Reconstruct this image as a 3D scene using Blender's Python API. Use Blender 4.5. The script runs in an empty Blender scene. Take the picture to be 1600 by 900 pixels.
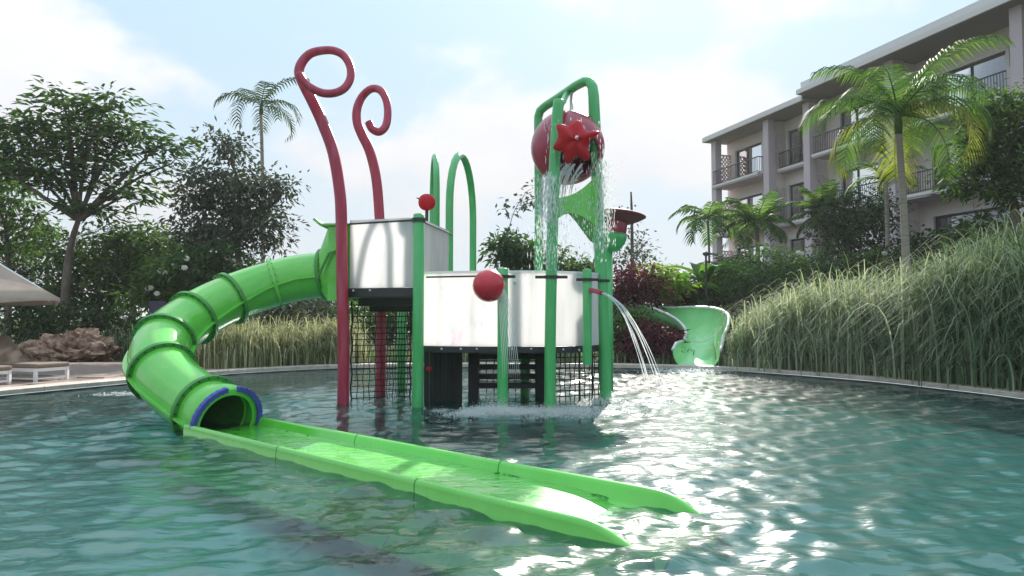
import bpy, math, random
import numpy as np
from mathutils import Vector, Matrix, noise as mnoise

R = math.radians
random.seed(5)
rng = np.random.default_rng(11)
scene = bpy.context.scene
COL = scene.collection

# ------------------------------------------------------------------ camera
F = 1100.0                      # focal length in photo pixels (1600 wide)
HOR = 500.0                     # horizon row in the photo
CAMZ = 1.4
PITCH = math.atan((HOR - 450) / F)
cam_d = bpy.data.cameras.new('camera'); cam = bpy.data.objects.new('camera', cam_d); COL.objects.link(cam)
cam.location = (0, 0, CAMZ); cam.rotation_euler = (math.pi / 2 + PITCH, 0, 0)
cam_d.sensor_width = 36; cam_d.lens = 36 * F / 1600; cam_d.clip_end = 3000; cam_d.clip_start = 0.05
scene.camera = cam

# ------------------------------------------------------------------ sky, sun, exposure
SUN_EL, SUN_AZ = 31.0, 13.0     # azimuth to the right of +Y
w = bpy.data.worlds.new('World'); scene.world = w; w.use_nodes = True
nt = w.node_tree; nt.nodes.clear()
def N(t, kind, **kw):
    n = t.nodes.new(kind)
    for k, v in kw.items():
        if k.startswith('i_'):
            n.inputs[k[2:].replace('_', ' ')].default_value = v
        else: setattr(n, k, v)
    return n
out = N(nt, 'ShaderNodeOutputWorld'); bg = N(nt, 'ShaderNodeBackground'); bg.inputs['Strength'].default_value = 0.10
sky = N(nt, 'ShaderNodeTexSky', sky_type='NISHITA', sun_disc=False, sun_elevation=R(SUN_EL), sun_rotation=R(SUN_AZ),
        air_density=1.0, dust_density=.4, ozone_density=1.2)
tc = N(nt, 'ShaderNodeTexCoord'); sep = N(nt, 'ShaderNodeSeparateXYZ')
nt.links.new(tc.outputs['Generated'], sep.inputs[0])
mp = N(nt, 'ShaderNodeMapping'); mp.inputs['Scale'].default_value = (1, 1, 1.7); mp.inputs['Location'].default_value = (1.1, 0.3, 0.1)
nt.links.new(tc.outputs['Generated'], mp.inputs[0])
n1 = N(nt, 'ShaderNodeTexNoise', noise_dimensions='3D'); n1.inputs['Scale'].default_value = 3.0; n1.inputs['Detail'].default_value = 10; n1.inputs['Roughness'].default_value = .5
nt.links.new(mp.outputs[0], n1.inputs['Vector'])
cm = N(nt, 'ShaderNodeMapRange', interpolation_type='SMOOTHSTEP'); cm.inputs['From Min'].default_value = 0.50; cm.inputs['From Max'].default_value = 0.62
nt.links.new(n1.outputs['Fac'], cm.inputs['Value'])
# a low veil of haze that thins upwards, under and between the clouds
hz_ = N(nt, 'ShaderNodeMapRange', interpolation_type='SMOOTHSTEP'); hz_.inputs['From Min'].default_value = 0.0; hz_.inputs['From Max'].default_value = 0.40
hz_.inputs['To Min'].default_value = 0.95; hz_.inputs['To Max'].default_value = 0.0
nt.links.new(sep.outputs['Z'], hz_.inputs['Value'])
n2 = N(nt, 'ShaderNodeTexNoise'); n2.inputs['Scale'].default_value = 7; n2.inputs['Detail'].default_value = 6
nt.links.new(mp.outputs[0], n2.inputs['Vector'])
cr = N(nt, 'ShaderNodeValToRGB'); cr.color_ramp.elements[0].position = .3; cr.color_ramp.elements[0].color = (3.95, 4.05, 4.25, 1)
cr.color_ramp.elements[1].position = .7; cr.color_ramp.elements[1].color = (4.4, 4.4, 4.45, 1)
nt.links.new(n2.outputs['Fac'], cr.inputs[0])
veil = N(nt, 'ShaderNodeMix', data_type='RGBA', blend_type='MIX'); veil.inputs[0].default_value = .88; veil.inputs[7].default_value = (2.45, 3.2, 3.65, 1)
nt.links.new(sky.outputs[0], veil.inputs[6])
hm = N(nt, 'ShaderNodeMix', data_type='RGBA'); hm.inputs[7].default_value = (3.95, 4.3, 4.65, 1)
nt.links.new(hz_.outputs[0], hm.inputs[0]); nt.links.new(veil.outputs[2], hm.inputs[6])
mx = N(nt, 'ShaderNodeMix', data_type='RGBA'); nt.links.new(cm.outputs[0], mx.inputs[0]); nt.links.new(hm.outputs[2], mx.inputs[6]); nt.links.new(cr.outputs[0], mx.inputs[7])
lum = N(nt, 'ShaderNodeMapRange'); lum.inputs['From Max'].default_value = 1; lum.inputs['To Min'].default_value = .9; lum.inputs['To Max'].default_value = 2.1
nt.links.new(sep.outputs['Z'], lum.inputs['Value'])           # an overcast dome is brighter overhead than at the horizon
vm = N(nt, 'ShaderNodeVectorMath', operation='SCALE'); nt.links.new(mx.outputs[2], vm.inputs[0]); nt.links.new(lum.outputs[0], vm.inputs['Scale'])
nt.links.new(vm.outputs[0], bg.inputs[0]); nt.links.new(bg.outputs[0], out.inputs[0])

sun_d = bpy.data.lights.new('sun', 'SUN'); sun_d.energy = 5.0; sun_d.angle = R(0.6); sun_d.color = (1, .95, .86)
sun = bpy.data.objects.new('sun', sun_d); COL.objects.link(sun)
_sd = Vector((math.sin(R(SUN_AZ)) * math.cos(R(SUN_EL)), math.cos(R(SUN_AZ)) * math.cos(R(SUN_EL)), math.sin(R(SUN_EL))))
sun.rotation_euler = _sd.to_track_quat('Z', 'Y').to_euler(); sun.location = (20, 80, 70)
scene.view_settings.view_transform = 'Standard'; scene.view_settings.look = 'None'
scene.view_settings.exposure = 0.92; scene.view_settings.gamma = 1
scene.render.engine = 'CYCLES'
scene.cycles.use_denoising = True
scene.cycles.max_bounces = 10; scene.cycles.transparent_max_bounces = 16
scene.cycles.caustics_reflective = False; scene.cycles.caustics_refractive = False
scene.cycles.sample_clamp_indirect = 6

# ------------------------------------------------------------------ helpers
_cp, _sp = math.cos(PITCH), math.sin(PITCH)
def at(px, py, D):
    """point at ground distance D (along +Y) seen at photo pixel px, py"""
    a, b = (px - 800) / F, (450 - py) / F
    y = _cp - b * _sp; z = _sp + b * _cp
    return Vector((a * D / y, D, CAMZ + z * D / y))

def tag(o, label=None, cat=None, group=None, kind=None):
    if label: o['label'] = label
    if cat: o['category'] = cat
    if group: o['group'] = group
    if kind: o['kind'] = kind
    return o
def thing(name, label, cat, loc=(0, 0, 0), group=None):
    o = bpy.data.objects.new(name, None); COL.objects.link(o); o.location = loc; o.empty_display_size = .3
    return tag(o, label, cat, group)
def base(o):
    v = Vector((0, 0, 0))
    while o is not None:
        v += Vector(o.location); o = o.parent
    return v
def link(name, me, mat, parent=None, smooth=False):
    o = bpy.data.objects.new(name, me); COL.objects.link(o)
    if mat is not None and not me.materials: me.materials.append(mat)
    if parent is not None: o.parent = parent
    if smooth:
        me.polygons.foreach_set('use_smooth', np.ones(len(me.polygons), bool))
    return o

class MB:
    """collects world-space geometry; build() links it as ONE mesh object"""
    def __init__(s): s.v = []; s.f = []
    def add(s, vs, fs):
        k = len(s.v); s.v += [tuple(p) for p in vs]; s.f += [tuple(i + k for i in f) for f in fs]; return s
    def box(s, a, b):
        x0, y0, z0 = a; x1, y1, z1 = b
        return s.add([(x0,y0,z0),(x1,y0,z0),(x1,y1,z0),(x0,y1,z0),(x0,y0,z1),(x1,y0,z1),(x1,y1,z1),(x0,y1,z1)],
                     [(0,3,2,1),(4,5,6,7),(0,1,5,4),(1,2,6,5),(2,3,7,6),(3,0,4,7)])
    def obox(s, c, ax, ay, az):
        c, ax, ay, az = map(Vector, (c, ax, ay, az))
        vs = [c + sx*ax + sy*ay + sz*az for sz in (-1,1) for sx, sy in ((-1,-1),(1,-1),(1,1),(-1,1))]
        return s.add(vs, [(0,3,2,1),(4,5,6,7),(0,1,5,4),(1,2,6,5),(2,3,7,6),(3,0,4,7)])
    def bar(s, p, q, w, h, up=(0,0,1)):
        p, q = Vector(p), Vector(q); d = (q - p); L = d.length; d = d / L
        u = Vector(up); sd = d.cross(u)
        if sd.length < 1e-4: sd = d.cross(Vector((1,0,0)))
        sd.normalize(); u = sd.cross(d)
        return s.obox((p+q)/2, d*L/2, sd*w/2, u*h/2)
    def tube(s, pts, r, seg=12, cap=True, closed=False):
        pts = [Vector(p) for p in pts]; n = len(pts)
        rr = r if hasattr(r, '__len__') else [r]*n
        t = [(pts[min(i+1,n-1)] - pts[max(i-1,0)]).normalized() for i in range(n)]
        ref = Vector((0,0,1)) if abs(t[0].z) < .9 else Vector((1,0,0))
        u = (ref - t[0]*ref.dot(t[0])).normalized()
        vs = []; fs = []
        for i in range(n):
            u = (u - t[i]*u.dot(t[i])).normalized(); v = t[i].cross(u)
            for k in range(seg):
                a = 2*math.pi*k/seg
                vs.append(pts[i] + (u*math.cos(a) + v*math.sin(a))*rr[i])
        for i in range(n-1):
            for k in range(seg):
                k2 = (k+1) % seg
                fs.append((i*seg+k, i*seg+k2, (i+1)*seg+k2, (i+1)*seg+k))
        if cap:
            fs.append(tuple(range(seg-1,-1,-1))); fs.append(tuple((n-1)*seg+k for k in range(seg)))
        return s.add(vs, fs)
    def lathe(s, c, axis, prof, seg=24, cap=True):
        """prof: (distance along axis, radius)"""
        c = Vector(c); ax = Vector(axis).normalized()
        ref = Vector((0,0,1)) if abs(ax.z) < .9 else Vector((1,0,0))
        u = (ref - ax*ref.dot(ax)).normalized(); v = ax.cross(u)
        vs = []; fs = []
        for h, r in prof:
            for k in range(seg):
                a = 2*math.pi*k/seg; vs.append(c + ax*h + (u*math.cos(a)+v*math.sin(a))*r)
        for i in range(len(prof)-1):
            for k in range(seg):
                k2 = (k+1) % seg; fs.append((i*seg+k, i*seg+k2, (i+1)*seg+k2, (i+1)*seg+k))
        if cap:
            fs.append(tuple(range(seg-1,-1,-1))); fs.append(tuple((len(prof)-1)*seg+k for k in range(seg)))
        return s.add(vs, fs)
    def loft(s, rings, closed=True, cap=False):
        n = len(rings[0]); vs = [p for r in rings for p in r]; fs = []
        for i in range(len(rings)-1):
            for k in range(n if closed else n-1):
                k2 = (k+1) % n; fs.append((i*n+k, i*n+k2, (i+1)*n+k2, (i+1)*n+k))
        if cap:
            fs.append(tuple(range(n-1,-1,-1))); fs.append(tuple((len(rings)-1)*n+k for k in range(n)))
        return s.add(vs, fs)
    def prism(s, poly, off):
        """poly: list of 3D points, extruded by vector off"""
        n = len(poly); off = Vector(off); P = [Vector(p) for p in poly]
        fs = [tuple(range(n-1,-1,-1)), tuple(range(n,2*n))]
        for k in range(n):
            k2 = (k+1) % n; fs.append((k, k2, n+k2, n+k))
        return s.add(P + [p+off for p in P], fs)
    def build(s, name, mat, parent=None, smooth=False, angle=None, bevel=0):
        b = base(parent) if parent is not None else Vector((0,0,0))
        me = bpy.data.meshes.new(name)
        vs = [(x-b.x, y-b.y, z-b.z) for x, y, z in s.v]
        me.from_pydata(vs, [], s.f); me.update()
        o = link(name, me, mat, parent, smooth or angle is not None)
        if angle is not None:
            me.set_sharp_from_angle(angle=R(angle))
        if bevel:
            m = o.modifiers.new('bevel', 'BEVEL'); m.width = bevel; m.segments = 2; m.limit_method = 'ANGLE'
        return o

def npmesh(name, verts, faces, mat, parent=None, smooth=False):
    """verts (N,3) world; faces (M,k) int array"""
    b = base(parent) if parent is not None else Vector((0,0,0))
    me = bpy.data.meshes.new(name)
    v = (np.asarray(verts, float) - np.array(b)).astype(np.float32); f = np.asarray(faces, np.int32); k = f.shape[1]
    me.vertices.add(len(v)); me.vertices.foreach_set('co', v.ravel())
    me.loops.add(f.size); me.loops.foreach_set('vertex_index', f.ravel())
    me.polygons.add(len(f)); me.polygons.foreach_set('loop_start', np.arange(0, f.size, k, dtype=np.int32))
    me.update(calc_edges=True); me.validate()
    return link(name, me, mat, parent, smooth)

def catmull(P, n=10):
    P = [Vector(p) for p in P]; Q = [2*P[0]-P[1]] + P + [2*P[-1]-P[-2]]; out = []
    for i in range(1, len(Q)-2):
        p0, p1, p2, p3 = Q[i-1:i+3]
        for k in range(n):
            t = k/n
            out.append(.5*((2*p1) + (p2-p0)*t + (2*p0-5*p1+4*p2-p3)*t*t + (3*p1-p0-3*p2+p3)*t**3))
    out.append(P[-1]); return out

# ------------------------------------------------------------------ materials
def mat(name, c, c2=None, rough=.5, scale=3, detail=5, bump=0, bscale=None, spec=.5, stretch=None, lo=.35, hi=.65, coat=0, transl=0, metallic=0, object_space=True):
    m = bpy.data.materials.new(name); m.use_nodes = True; t = m.node_tree; p = t.nodes['Principled BSDF']
    p.inputs['Base Color'].default_value = (*c, 1); p.inputs['Roughness'].default_value = rough
    p.inputs['Specular IOR Level'].default_value = spec; p.inputs['Coat Weight'].default_value = coat; p.inputs['Metallic'].default_value = metallic
    p.inputs['Coat Roughness'].default_value = .08
    tcn = N(t, 'ShaderNodeTexCoord'); vec = tcn.outputs['Object']
    if stretch:
        mpn = N(t, 'ShaderNodeMapping'); mpn.inputs['Scale'].default_value = stretch; t.links.new(vec, mpn.inputs[0]); vec = mpn.outputs[0]
    if c2 is not None:
        n = N(t, 'ShaderNodeTexNoise'); n.inputs['Scale'].default_value = scale; n.inputs['Detail'].default_value = detail
        t.links.new(vec, n.inputs['Vector'])
        r = N(t, 'ShaderNodeValToRGB'); r.color_ramp.elements[0].position = lo; r.color_ramp.elements[1].position = hi
        r.color_ramp.elements[0].color = (*c, 1); r.color_ramp.elements[1].color = (*c2, 1)
        t.links.new(n.outputs['Fac'], r.inputs[0]); t.links.new(r.outputs[0], p.inputs['Base Color'])
        col = r.outputs[0]
        rr = N(t, 'ShaderNodeMapRange'); rr.inputs['To Min'].default_value = max(.02, rough-.08); rr.inputs['To Max'].default_value = min(1, rough+.15)
        t.links.new(n.outputs['Fac'], rr.inputs['Value']); t.links.new(rr.outputs[0], p.inputs['Roughness'])
    else: col = None
    if bump:
        n = N(t, 'ShaderNodeTexNoise'); n.inputs['Scale'].default_value = bscale or scale*4; n.inputs['Detail'].default_value = 6
        t.links.new(vec, n.inputs['Vector'])
        b = N(t, 'ShaderNodeBump'); b.inputs['Strength'].default_value = bump; b.inputs['Distance'].default_value = .05
        t.links.new(n.outputs['Fac'], b.inputs['Height']); t.links.new(b.outputs[0], p.inputs['Normal'])
    if transl:
        tr = N(t, 'ShaderNodeBsdfTranslucent'); ms = N(t, 'ShaderNodeMixShader'); ms.inputs[0].default_value = transl
        if col is not None: t.links.new(col, tr.inputs[0])
        else: tr.inputs[0].default_value = (*c, 1)
        o = t.nodes['Material Output']
        t.links.new(p.outputs[0], ms.inputs[1]); t.links.new(tr.outputs[0], ms.inputs[2]); t.links.new(ms.outputs[0], o.inputs[0])
    return m

def leaf_mat(name, cols, rough=.7, transl=.35, tcol=None, spec=.06):
    """each leaf takes a colour of its own along the ramp"""
    m = bpy.data.materials.new(name); m.use_nodes = True; t = m.node_tree; p = t.nodes['Principled BSDF']
    g = N(t, 'ShaderNodeNewGeometry'); r = N(t, 'ShaderNodeValToRGB')
    while len(r.color_ramp.elements) < len(cols): r.color_ramp.elements.new(.5)
    for i, c in enumerate(cols):
        r.color_ramp.elements[i].position = i/(len(cols)-1); r.color_ramp.elements[i].color = (*c, 1)
    t.links.new(g.outputs['Random Per Island'], r.inputs[0]); t.links.new(r.outputs[0], p.inputs['Base Color'])
    p.inputs['Roughness'].default_value = rough; p.inputs['Specular IOR Level'].default_value = spec
    tr = N(t, 'ShaderNodeBsdfTranslucent'); hs = N(t, 'ShaderNodeMix', data_type='RGBA', blend_type='MULTIPLY'); hs.inputs[0].default_value = 1
    hs.inputs[7].default_value = (*(tcol or (1.5, 1.6, .7)), 1)
    t.links.new(r.outputs[0], hs.inputs[6]); t.links.new(hs.outputs[2], tr.inputs[0])
    ms = N(t, 'ShaderNodeMixShader'); ms.inputs[0].default_value = transl
    t.links.new(p.outputs[0], ms.inputs[1]); t.links.new(tr.outputs[0], ms.inputs[2]); t.links.new(ms.outputs[0], t.nodes['Material Output'].inputs[0])
    return m

M = {}
M['slide'] = mat('green_gelcoat', (.115, .58, .06), (.16, .62, .09), rough=.22, scale=2.2, coat=.6, transl=.04, bump=.04, bscale=3)
M['flume'] = mat('mint_green_gelcoat', (.20, .60, .22), (.26, .66, .28), rough=.3, scale=2, coat=.4)
M['slide_dark'] = mat('green_flange_paint_and_shade', (.045, .24, .04), (.06, .30, .055), rough=.4, scale=6)  # flange paint, also used to paint shade into the tube inside and rear panel
M['post'] = mat('green_post_paint', (.055, .42, .12), (.13, .50, .21), rough=.3, scale=5, detail=8, stretch=(2, 2, .3), lo=.42, hi=.80, coat=.2, bump=.05)
M['red'] = mat('maroon_post_paint', (.38, .02, .058), (.46, .09, .15), rough=.34, scale=5, detail=9, stretch=(2.2, 2.2, .3), lo=.42, hi=.80, bump=.05)
M['bucket'] = mat('maroon_bucket_shell', (.30, .017, .05), (.37, .03, .075), rough=.3, scale=2, coat=.3)
M['dishpaint'] = mat('matt_maroon_shell', (.17, .03, .045), (.22, .045, .06), rough=.65, scale=5)
M['ball'] = mat('glossy_red_ball', (.62, .014, .04), (.55, .012, .035), rough=.25, scale=2, coat=.3)
M['redplastic'] = mat('clear_red_plastic', (.62, .012, .03), rough=.25, transl=.45)
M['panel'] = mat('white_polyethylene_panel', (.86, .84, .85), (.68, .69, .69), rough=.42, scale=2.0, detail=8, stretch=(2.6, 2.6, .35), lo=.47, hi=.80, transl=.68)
M['rim'] = mat('white_panel_edge', (.84, .84, .85), rough=.4, transl=.3)
M['dark'] = mat('charcoal_steel', (.022, .022, .026), (.04, .038, .042), rough=.5, scale=6)
M['board'] = mat('blackened_board', (.012, .012, .013), (.02, .019, .02), rough=.7, scale=4)
M['net'] = mat('black_rope', (.012, .012, .014), rough=.8)
M['blue'] = mat('blue_foam_pad', (.05, .06, .36), (.07, .08, .42), rough=.6, scale=5)
M['steel'] = mat('galvanised_steel', (.5, .52, .52), rough=.35, metallic=.7)
M['coping'] = mat('coping_stone', (.55, .48, .43), (.42, .36, .32), rough=.55, scale=5, bump=.3, bscale=30)
M['paving'] = mat('wet_paving_stone', (.27, .205, .18), (.36, .29, .26), rough=.3, scale=2.5, bump=.2, bscale=25)
M['poolwall'] = mat('dark_pool_tile', (.03, .06, .065), (.05, .09, .09), rough=.3, scale=9)
M['soil'] = mat('soil_and_turf', (.045, .055, .022), (.07, .06, .035), rough=.9, scale=2, bump=.6)
M['rock'] = mat('weathered_limestone', (.13, .065, .042), (.40, .29, .22), rough=.9, scale=4.5, detail=12, bump=1.0, bscale=14, lo=.38, hi=.66)
M['bark'] = mat('grey_brown_bark', (.09, .07, .055), (.17, .14, .115), rough=.9, scale=6, bump=.6, stretch=(1, 1, .3))
M['palmbark'] = mat('ringed_palm_bark', (.22, .19, .16), (.32, .28, .25), rough=.8, scale=3, bump=.4, stretch=(.6, .6, 6))
M['canvas'] = mat('beige_canvas', (.36, .28, .235), (.42, .33, .28), rough=.85, scale=4, transl=.1)
M['taupe'] = mat('taupe_cushion', (.19, .145, .115), (.23, .18, .145), rough=.85, scale=6)
M['white'] = mat('white_frame_paint', (.74, .73, .75), rough=.4)
M['flower'] = mat('white_petal', (.8, .8, .74), rough=.6, transl=.3)
M['wall'] = mat('beige_render', (.70, .63, .595), (.74, .665, .63), rough=.85, scale=.5, bump=.1, bscale=20)
M['column'] = mat('mauve_grey_render', (.50, .43, .47), (.54, .47, .505), rough=.85, scale=.6, bump=.1, bscale=20)
M['relief'] = mat('pale_relief_tile', (.60, .52, .52), (.66, .58, .57), rough=.8, scale=1.5)
M['fascia'] = mat('pale_fascia', (.62, .60, .59), (.66, .64, .63), rough=.6, scale=.4)
M['soffit'] = mat('grey_soffit', (.30, .28, .26), rough=.8)
M['roofcap'] = mat('light_metal_roof', (.66, .66, .68), rough=.4)
M['bronze'] = mat('dark_bronze_frame', (.03, .025, .03), rough=.4)
M['curtain'] = mat('lavender_curtain', (.80, .77, .86), (.70, .67, .78), rough=.9, scale=1.2, stretch=(4, 4, .2), transl=.1)
M['room'] = mat('dim_room', (.035, .032, .04), rough=.9)
M['signpurple'] = mat('purple_sign_face', (.035, .024, .06), (.045, .03, .07), rough=.6, scale=3)
M['signmark'] = mat('pale_sign_mark', (.24, .17, .26), rough=.6)

def panel_reflection_patches():  # reflections of the green slide and maroon poles, painted in as soft patches
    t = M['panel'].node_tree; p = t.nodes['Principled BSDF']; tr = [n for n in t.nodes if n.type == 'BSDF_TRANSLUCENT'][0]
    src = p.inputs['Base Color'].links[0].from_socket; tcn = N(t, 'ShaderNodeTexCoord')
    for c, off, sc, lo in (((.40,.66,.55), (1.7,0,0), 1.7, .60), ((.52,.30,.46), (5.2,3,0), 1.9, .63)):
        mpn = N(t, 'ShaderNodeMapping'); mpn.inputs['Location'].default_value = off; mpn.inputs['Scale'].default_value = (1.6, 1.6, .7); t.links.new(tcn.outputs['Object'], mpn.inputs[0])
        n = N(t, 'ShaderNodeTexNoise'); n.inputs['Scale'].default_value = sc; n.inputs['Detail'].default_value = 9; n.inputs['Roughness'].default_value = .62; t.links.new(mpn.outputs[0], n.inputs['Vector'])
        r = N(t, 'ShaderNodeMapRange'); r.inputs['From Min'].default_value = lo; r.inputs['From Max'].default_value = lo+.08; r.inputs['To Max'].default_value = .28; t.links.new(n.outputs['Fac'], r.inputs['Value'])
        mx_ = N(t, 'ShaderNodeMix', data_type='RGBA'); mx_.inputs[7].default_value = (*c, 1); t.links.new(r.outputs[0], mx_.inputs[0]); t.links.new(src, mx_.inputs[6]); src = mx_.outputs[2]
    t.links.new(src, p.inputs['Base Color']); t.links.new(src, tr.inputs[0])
panel_reflection_patches()
def glass_mat():
    m = bpy.data.materials.new('window_glass'); m.use_nodes = True; t = m.node_tree; t.nodes.remove(t.nodes['Principled BSDF'])
    tr = N(t, 'ShaderNodeBsdfTransparent'); tr.inputs[0].default_value = (.8, .8, .86, 1); gl = N(t, 'ShaderNodeBsdfGlossy'); gl.inputs['Roughness'].default_value = .03
    fr = N(t, 'ShaderNodeFresnel'); fr.inputs['IOR'].default_value = 1.5; ms = N(t, 'ShaderNodeMixShader')
    t.links.new(fr.outputs[0], ms.inputs[0]); t.links.new(tr.outputs[0], ms.inputs[1]); t.links.new(gl.outputs[0], ms.inputs[2]); t.links.new(ms.outputs[0], t.nodes['Material Output'].inputs[0])
    return m
M['glass'] = glass_mat()

def spray_mat():
    m = bpy.data.materials.new('falling_water'); m.use_nodes = True; t = m.node_tree; p = t.nodes['Principled BSDF']
    p.inputs['Base Color'].default_value = (.9, .92, .93, 1); p.inputs['Roughness'].default_value = .15
    tr = N(t, 'ShaderNodeBsdfTranslucent'); tr.inputs[0].default_value = (.9, .93, .94, 1)
    m1 = N(t, 'ShaderNodeMixShader'); m1.inputs[0].default_value = .5
    tp = N(t, 'ShaderNodeBsdfTransparent'); m2 = N(t, 'ShaderNodeMixShader'); m2.inputs[0].default_value = .35
    t.links.new(p.outputs[0], m1.inputs[1]); t.links.new(tr.outputs[0], m1.inputs[2]); t.links.new(m1.outputs[0], m2.inputs[1]); t.links.new(tp.outputs[0], m2.inputs[2])
    t.links.new(m2.outputs[0], t.nodes['Material Output'].inputs[0]); return m
M['spray'] = spray_mat()

def wet_slide_mat():
    m = mat('wet_green_gelcoat', (.07, .44, .035), (.10, .50, .06), rough=.35, scale=2.2, coat=1.0); t = m.node_tree; p = t.nodes['Principled BSDF']
    tcn = N(t, 'ShaderNodeTexCoord'); mpn = N(t, 'ShaderNodeMapping'); mpn.inputs['Scale'].default_value = (.6, 1.25, 1); t.links.new(tcn.outputs['Object'], mpn.inputs[0])
    n = N(t, 'ShaderNodeTexNoise'); n.inputs['Scale'].default_value = 5.5; n.inputs['Detail'].default_value = 2; n.inputs['Distortion'].default_value = .8; t.links.new(mpn.outputs[0], n.inputs['Vector'])
    b = N(t, 'ShaderNodeBump'); b.inputs['Strength'].default_value = .9; b.inputs['Distance'].default_value = .045; t.links.new(n.outputs['Fac'], b.inputs['Height'])
    t.links.new(b.outputs[0], p.inputs['Coat Normal']); p.inputs['Coat Roughness'].default_value = .04; p.inputs['Coat IOR'].default_value = 1.5
    return m
M['wetslide'] = wet_slide_mat()
def water_mat():
    m = bpy.data.materials.new('rippled_pool_water'); m.use_nodes = True; t = m.node_tree; t.nodes.remove(t.nodes['Principled BSDF'])
    tcn = N(t, 'ShaderNodeTexCoord'); mpn = N(t, 'ShaderNodeMapping'); mpn.inputs['Scale'].default_value = (.65, 1.6, 1)
    t.links.new(tcn.outputs['Object'], mpn.inputs[0])
    na = N(t, 'ShaderNodeTexNoise'); na.inputs['Scale'].default_value = 8.0; na.inputs['Detail'].default_value = 2.0; na.inputs['Roughness'].default_value = .5; na.inputs['Distortion'].default_value = .6
    t.links.new(mpn.outputs[0], na.inputs['Vector'])
    b1 = N(t, 'ShaderNodeBump'); b1.inputs['Strength'].default_value = .7; b1.inputs['Distance'].default_value = .012
    t.links.new(na.outputs['Fac'], b1.inputs['Height'])
    tp0 = N(t, 'ShaderNodeBsdfTransparent'); tp0.inputs[0].default_value = (.70, .90, .86, 1)
    df = N(t, 'ShaderNodeBsdfDiffuse'); df.inputs[0].default_value = (.11, .33, .31, 1)   # slightly turbid water
    tp = N(t, 'ShaderNodeMixShader'); tp.inputs[0].default_value = .12
    t.links.new(tp0.outputs[0], tp.inputs[1]); t.links.new(df.outputs[0], tp.inputs[2])
    g1 = N(t, 'ShaderNodeBsdfGlossy'); g1.inputs['Roughness'].default_value = .05
    g2 = N(t, 'ShaderNodeBsdfGlossy'); g2.inputs['Roughness'].default_value = .16       # unresolved fine ripples
    gl = N(t, 'ShaderNodeMixShader'); gl.inputs[0].default_value = .50
    t.links.new(g1.outputs[0], gl.inputs[1]); t.links.new(g2.outputs[0], gl.inputs[2])
    fr = N(t, 'ShaderNodeFresnel'); fr.inputs['IOR'].default_value = 1.75
    t.links.new(b1.outputs[0], g1.inputs['Normal']); t.links.new(b1.outputs[0], g2.inputs['Normal']); t.links.new(b1.outputs[0], fr.inputs['Normal'])
    ms = N(t, 'ShaderNodeMixShader'); t.links.new(fr.outputs[0], ms.inputs[0]); t.links.new(tp.outputs[0], ms.inputs[1]); t.links.new(gl.outputs[0], ms.inputs[2])
    t.links.new(ms.outputs[0], t.nodes['Material Output'].inputs[0]); return m
M['water'] = water_mat()
M['poolfloor'] = mat('teal_pool_finish', (.15, .52, .47), (.20, .60, .545), rough=.8, scale=1.2)

# ------------------------------------------------------------------ the pool and the ground
OUT = [(8.9,11.7),(8.55,14.0),(7.8,16.3),(5.9,19.0),(3.0,20.3),(0,20.6),(-3,20.5),(-5.2,19.9),(-7.2,17.9),(-8.3,15.2),(-9.3,12.6),
       (-10.2,9),(-10.2,5),(-8.5,1),(-5.5,-2.2),(0,-3.6),(5,-2.2),(8,1.5),(9.1,6)]
def closed_spline(P, n):
    Q = [Vector((x, y, 0)) for x, y in P]; m = len(Q); o = []
    for i in range(m):
        p0, p1, p2, p3 = Q[i-1], Q[i], Q[(i+1)%m], Q[(i+2)%m]
        for k in range(n):
            t = k/n; o.append(.5*((2*p1)+(p2-p0)*t+(2*p0-5*p1+4*p2-p3)*t*t+(3*p1-p0-3*p2+p3)*t**3))
    return o
EDGE = closed_spline(OUT, 12)
NE = len(EDGE)
EN = []
for i in range(NE):
    d = (EDGE[(i+1)%NE]-EDGE[i-1]).normalized(); n = Vector((d.y, -d.x, 0))
    if n.dot(EDGE[i]-Vector((-.5,9,0))) < 0: n = -n
    EN.append(n)
EDGE_NP = np.array([(p.x, p.y) for p in EDGE])
def edge_dist(x, y):
    return float(np.min(np.hypot(EDGE_NP[:,0]-x, EDGE_NP[:,1]-y)))
def sstep(a, b, x):
    t = min(1, max(0, (x-a)/(b-a))); return t*t*(3-2*t)
def gz(x, y):
    d = edge_dist(x, y)
    k = sstep(-6, -3, x) if y > 17 else sstep(2, 6, x)
    return .09 + k*(.9*sstep(.6, 5, d) + .9*sstep(6, 20, d))

def pring(off, z=None):
    r = []
    for p, n in zip(EDGE, EN):
        q = p + n*off
        r.append(Vector((q.x, q.y, z if z is not None else gz(q.x, q.y))))
    return r
g = MB(); g.loft([pring(d, .05 if d < .5 else None) for d in (.02,.45,.8,1.4,2.4,4,6,9,14,24)])
outer = [(p + n*24) for p, n in zip(EDGE, EN)]
ctr = Vector((0, 15, 0))
def far(r): return [Vector((ctr.x + (p-ctr).normalized().x*r, ctr.y + (p-ctr).normalized().y*r, 1.6)) for p in outer]
g.loft([[Vector((p.x, p.y, gz(p.x, p.y))) for p in outer], far(80), far(900)])
tag(g.build('ground', M['soil'], smooth=True), 'dark soil and turf around the pool', kind='structure')
fl = MB(); fl.add([(p.x, p.y, -.62) for p in EDGE], [tuple(range(NE))]); tag(fl.build('pool_floor', M['poolfloor']), 'teal finished floor under the pool water', kind='structure')
wl = MB(); wl.loft([pring(0, -.62), pring(0, .03)]); tag(wl.build('pool_wall', M['poolwall'], smooth=True), 'dark tiled pool wall below the coping', kind='structure')

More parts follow.
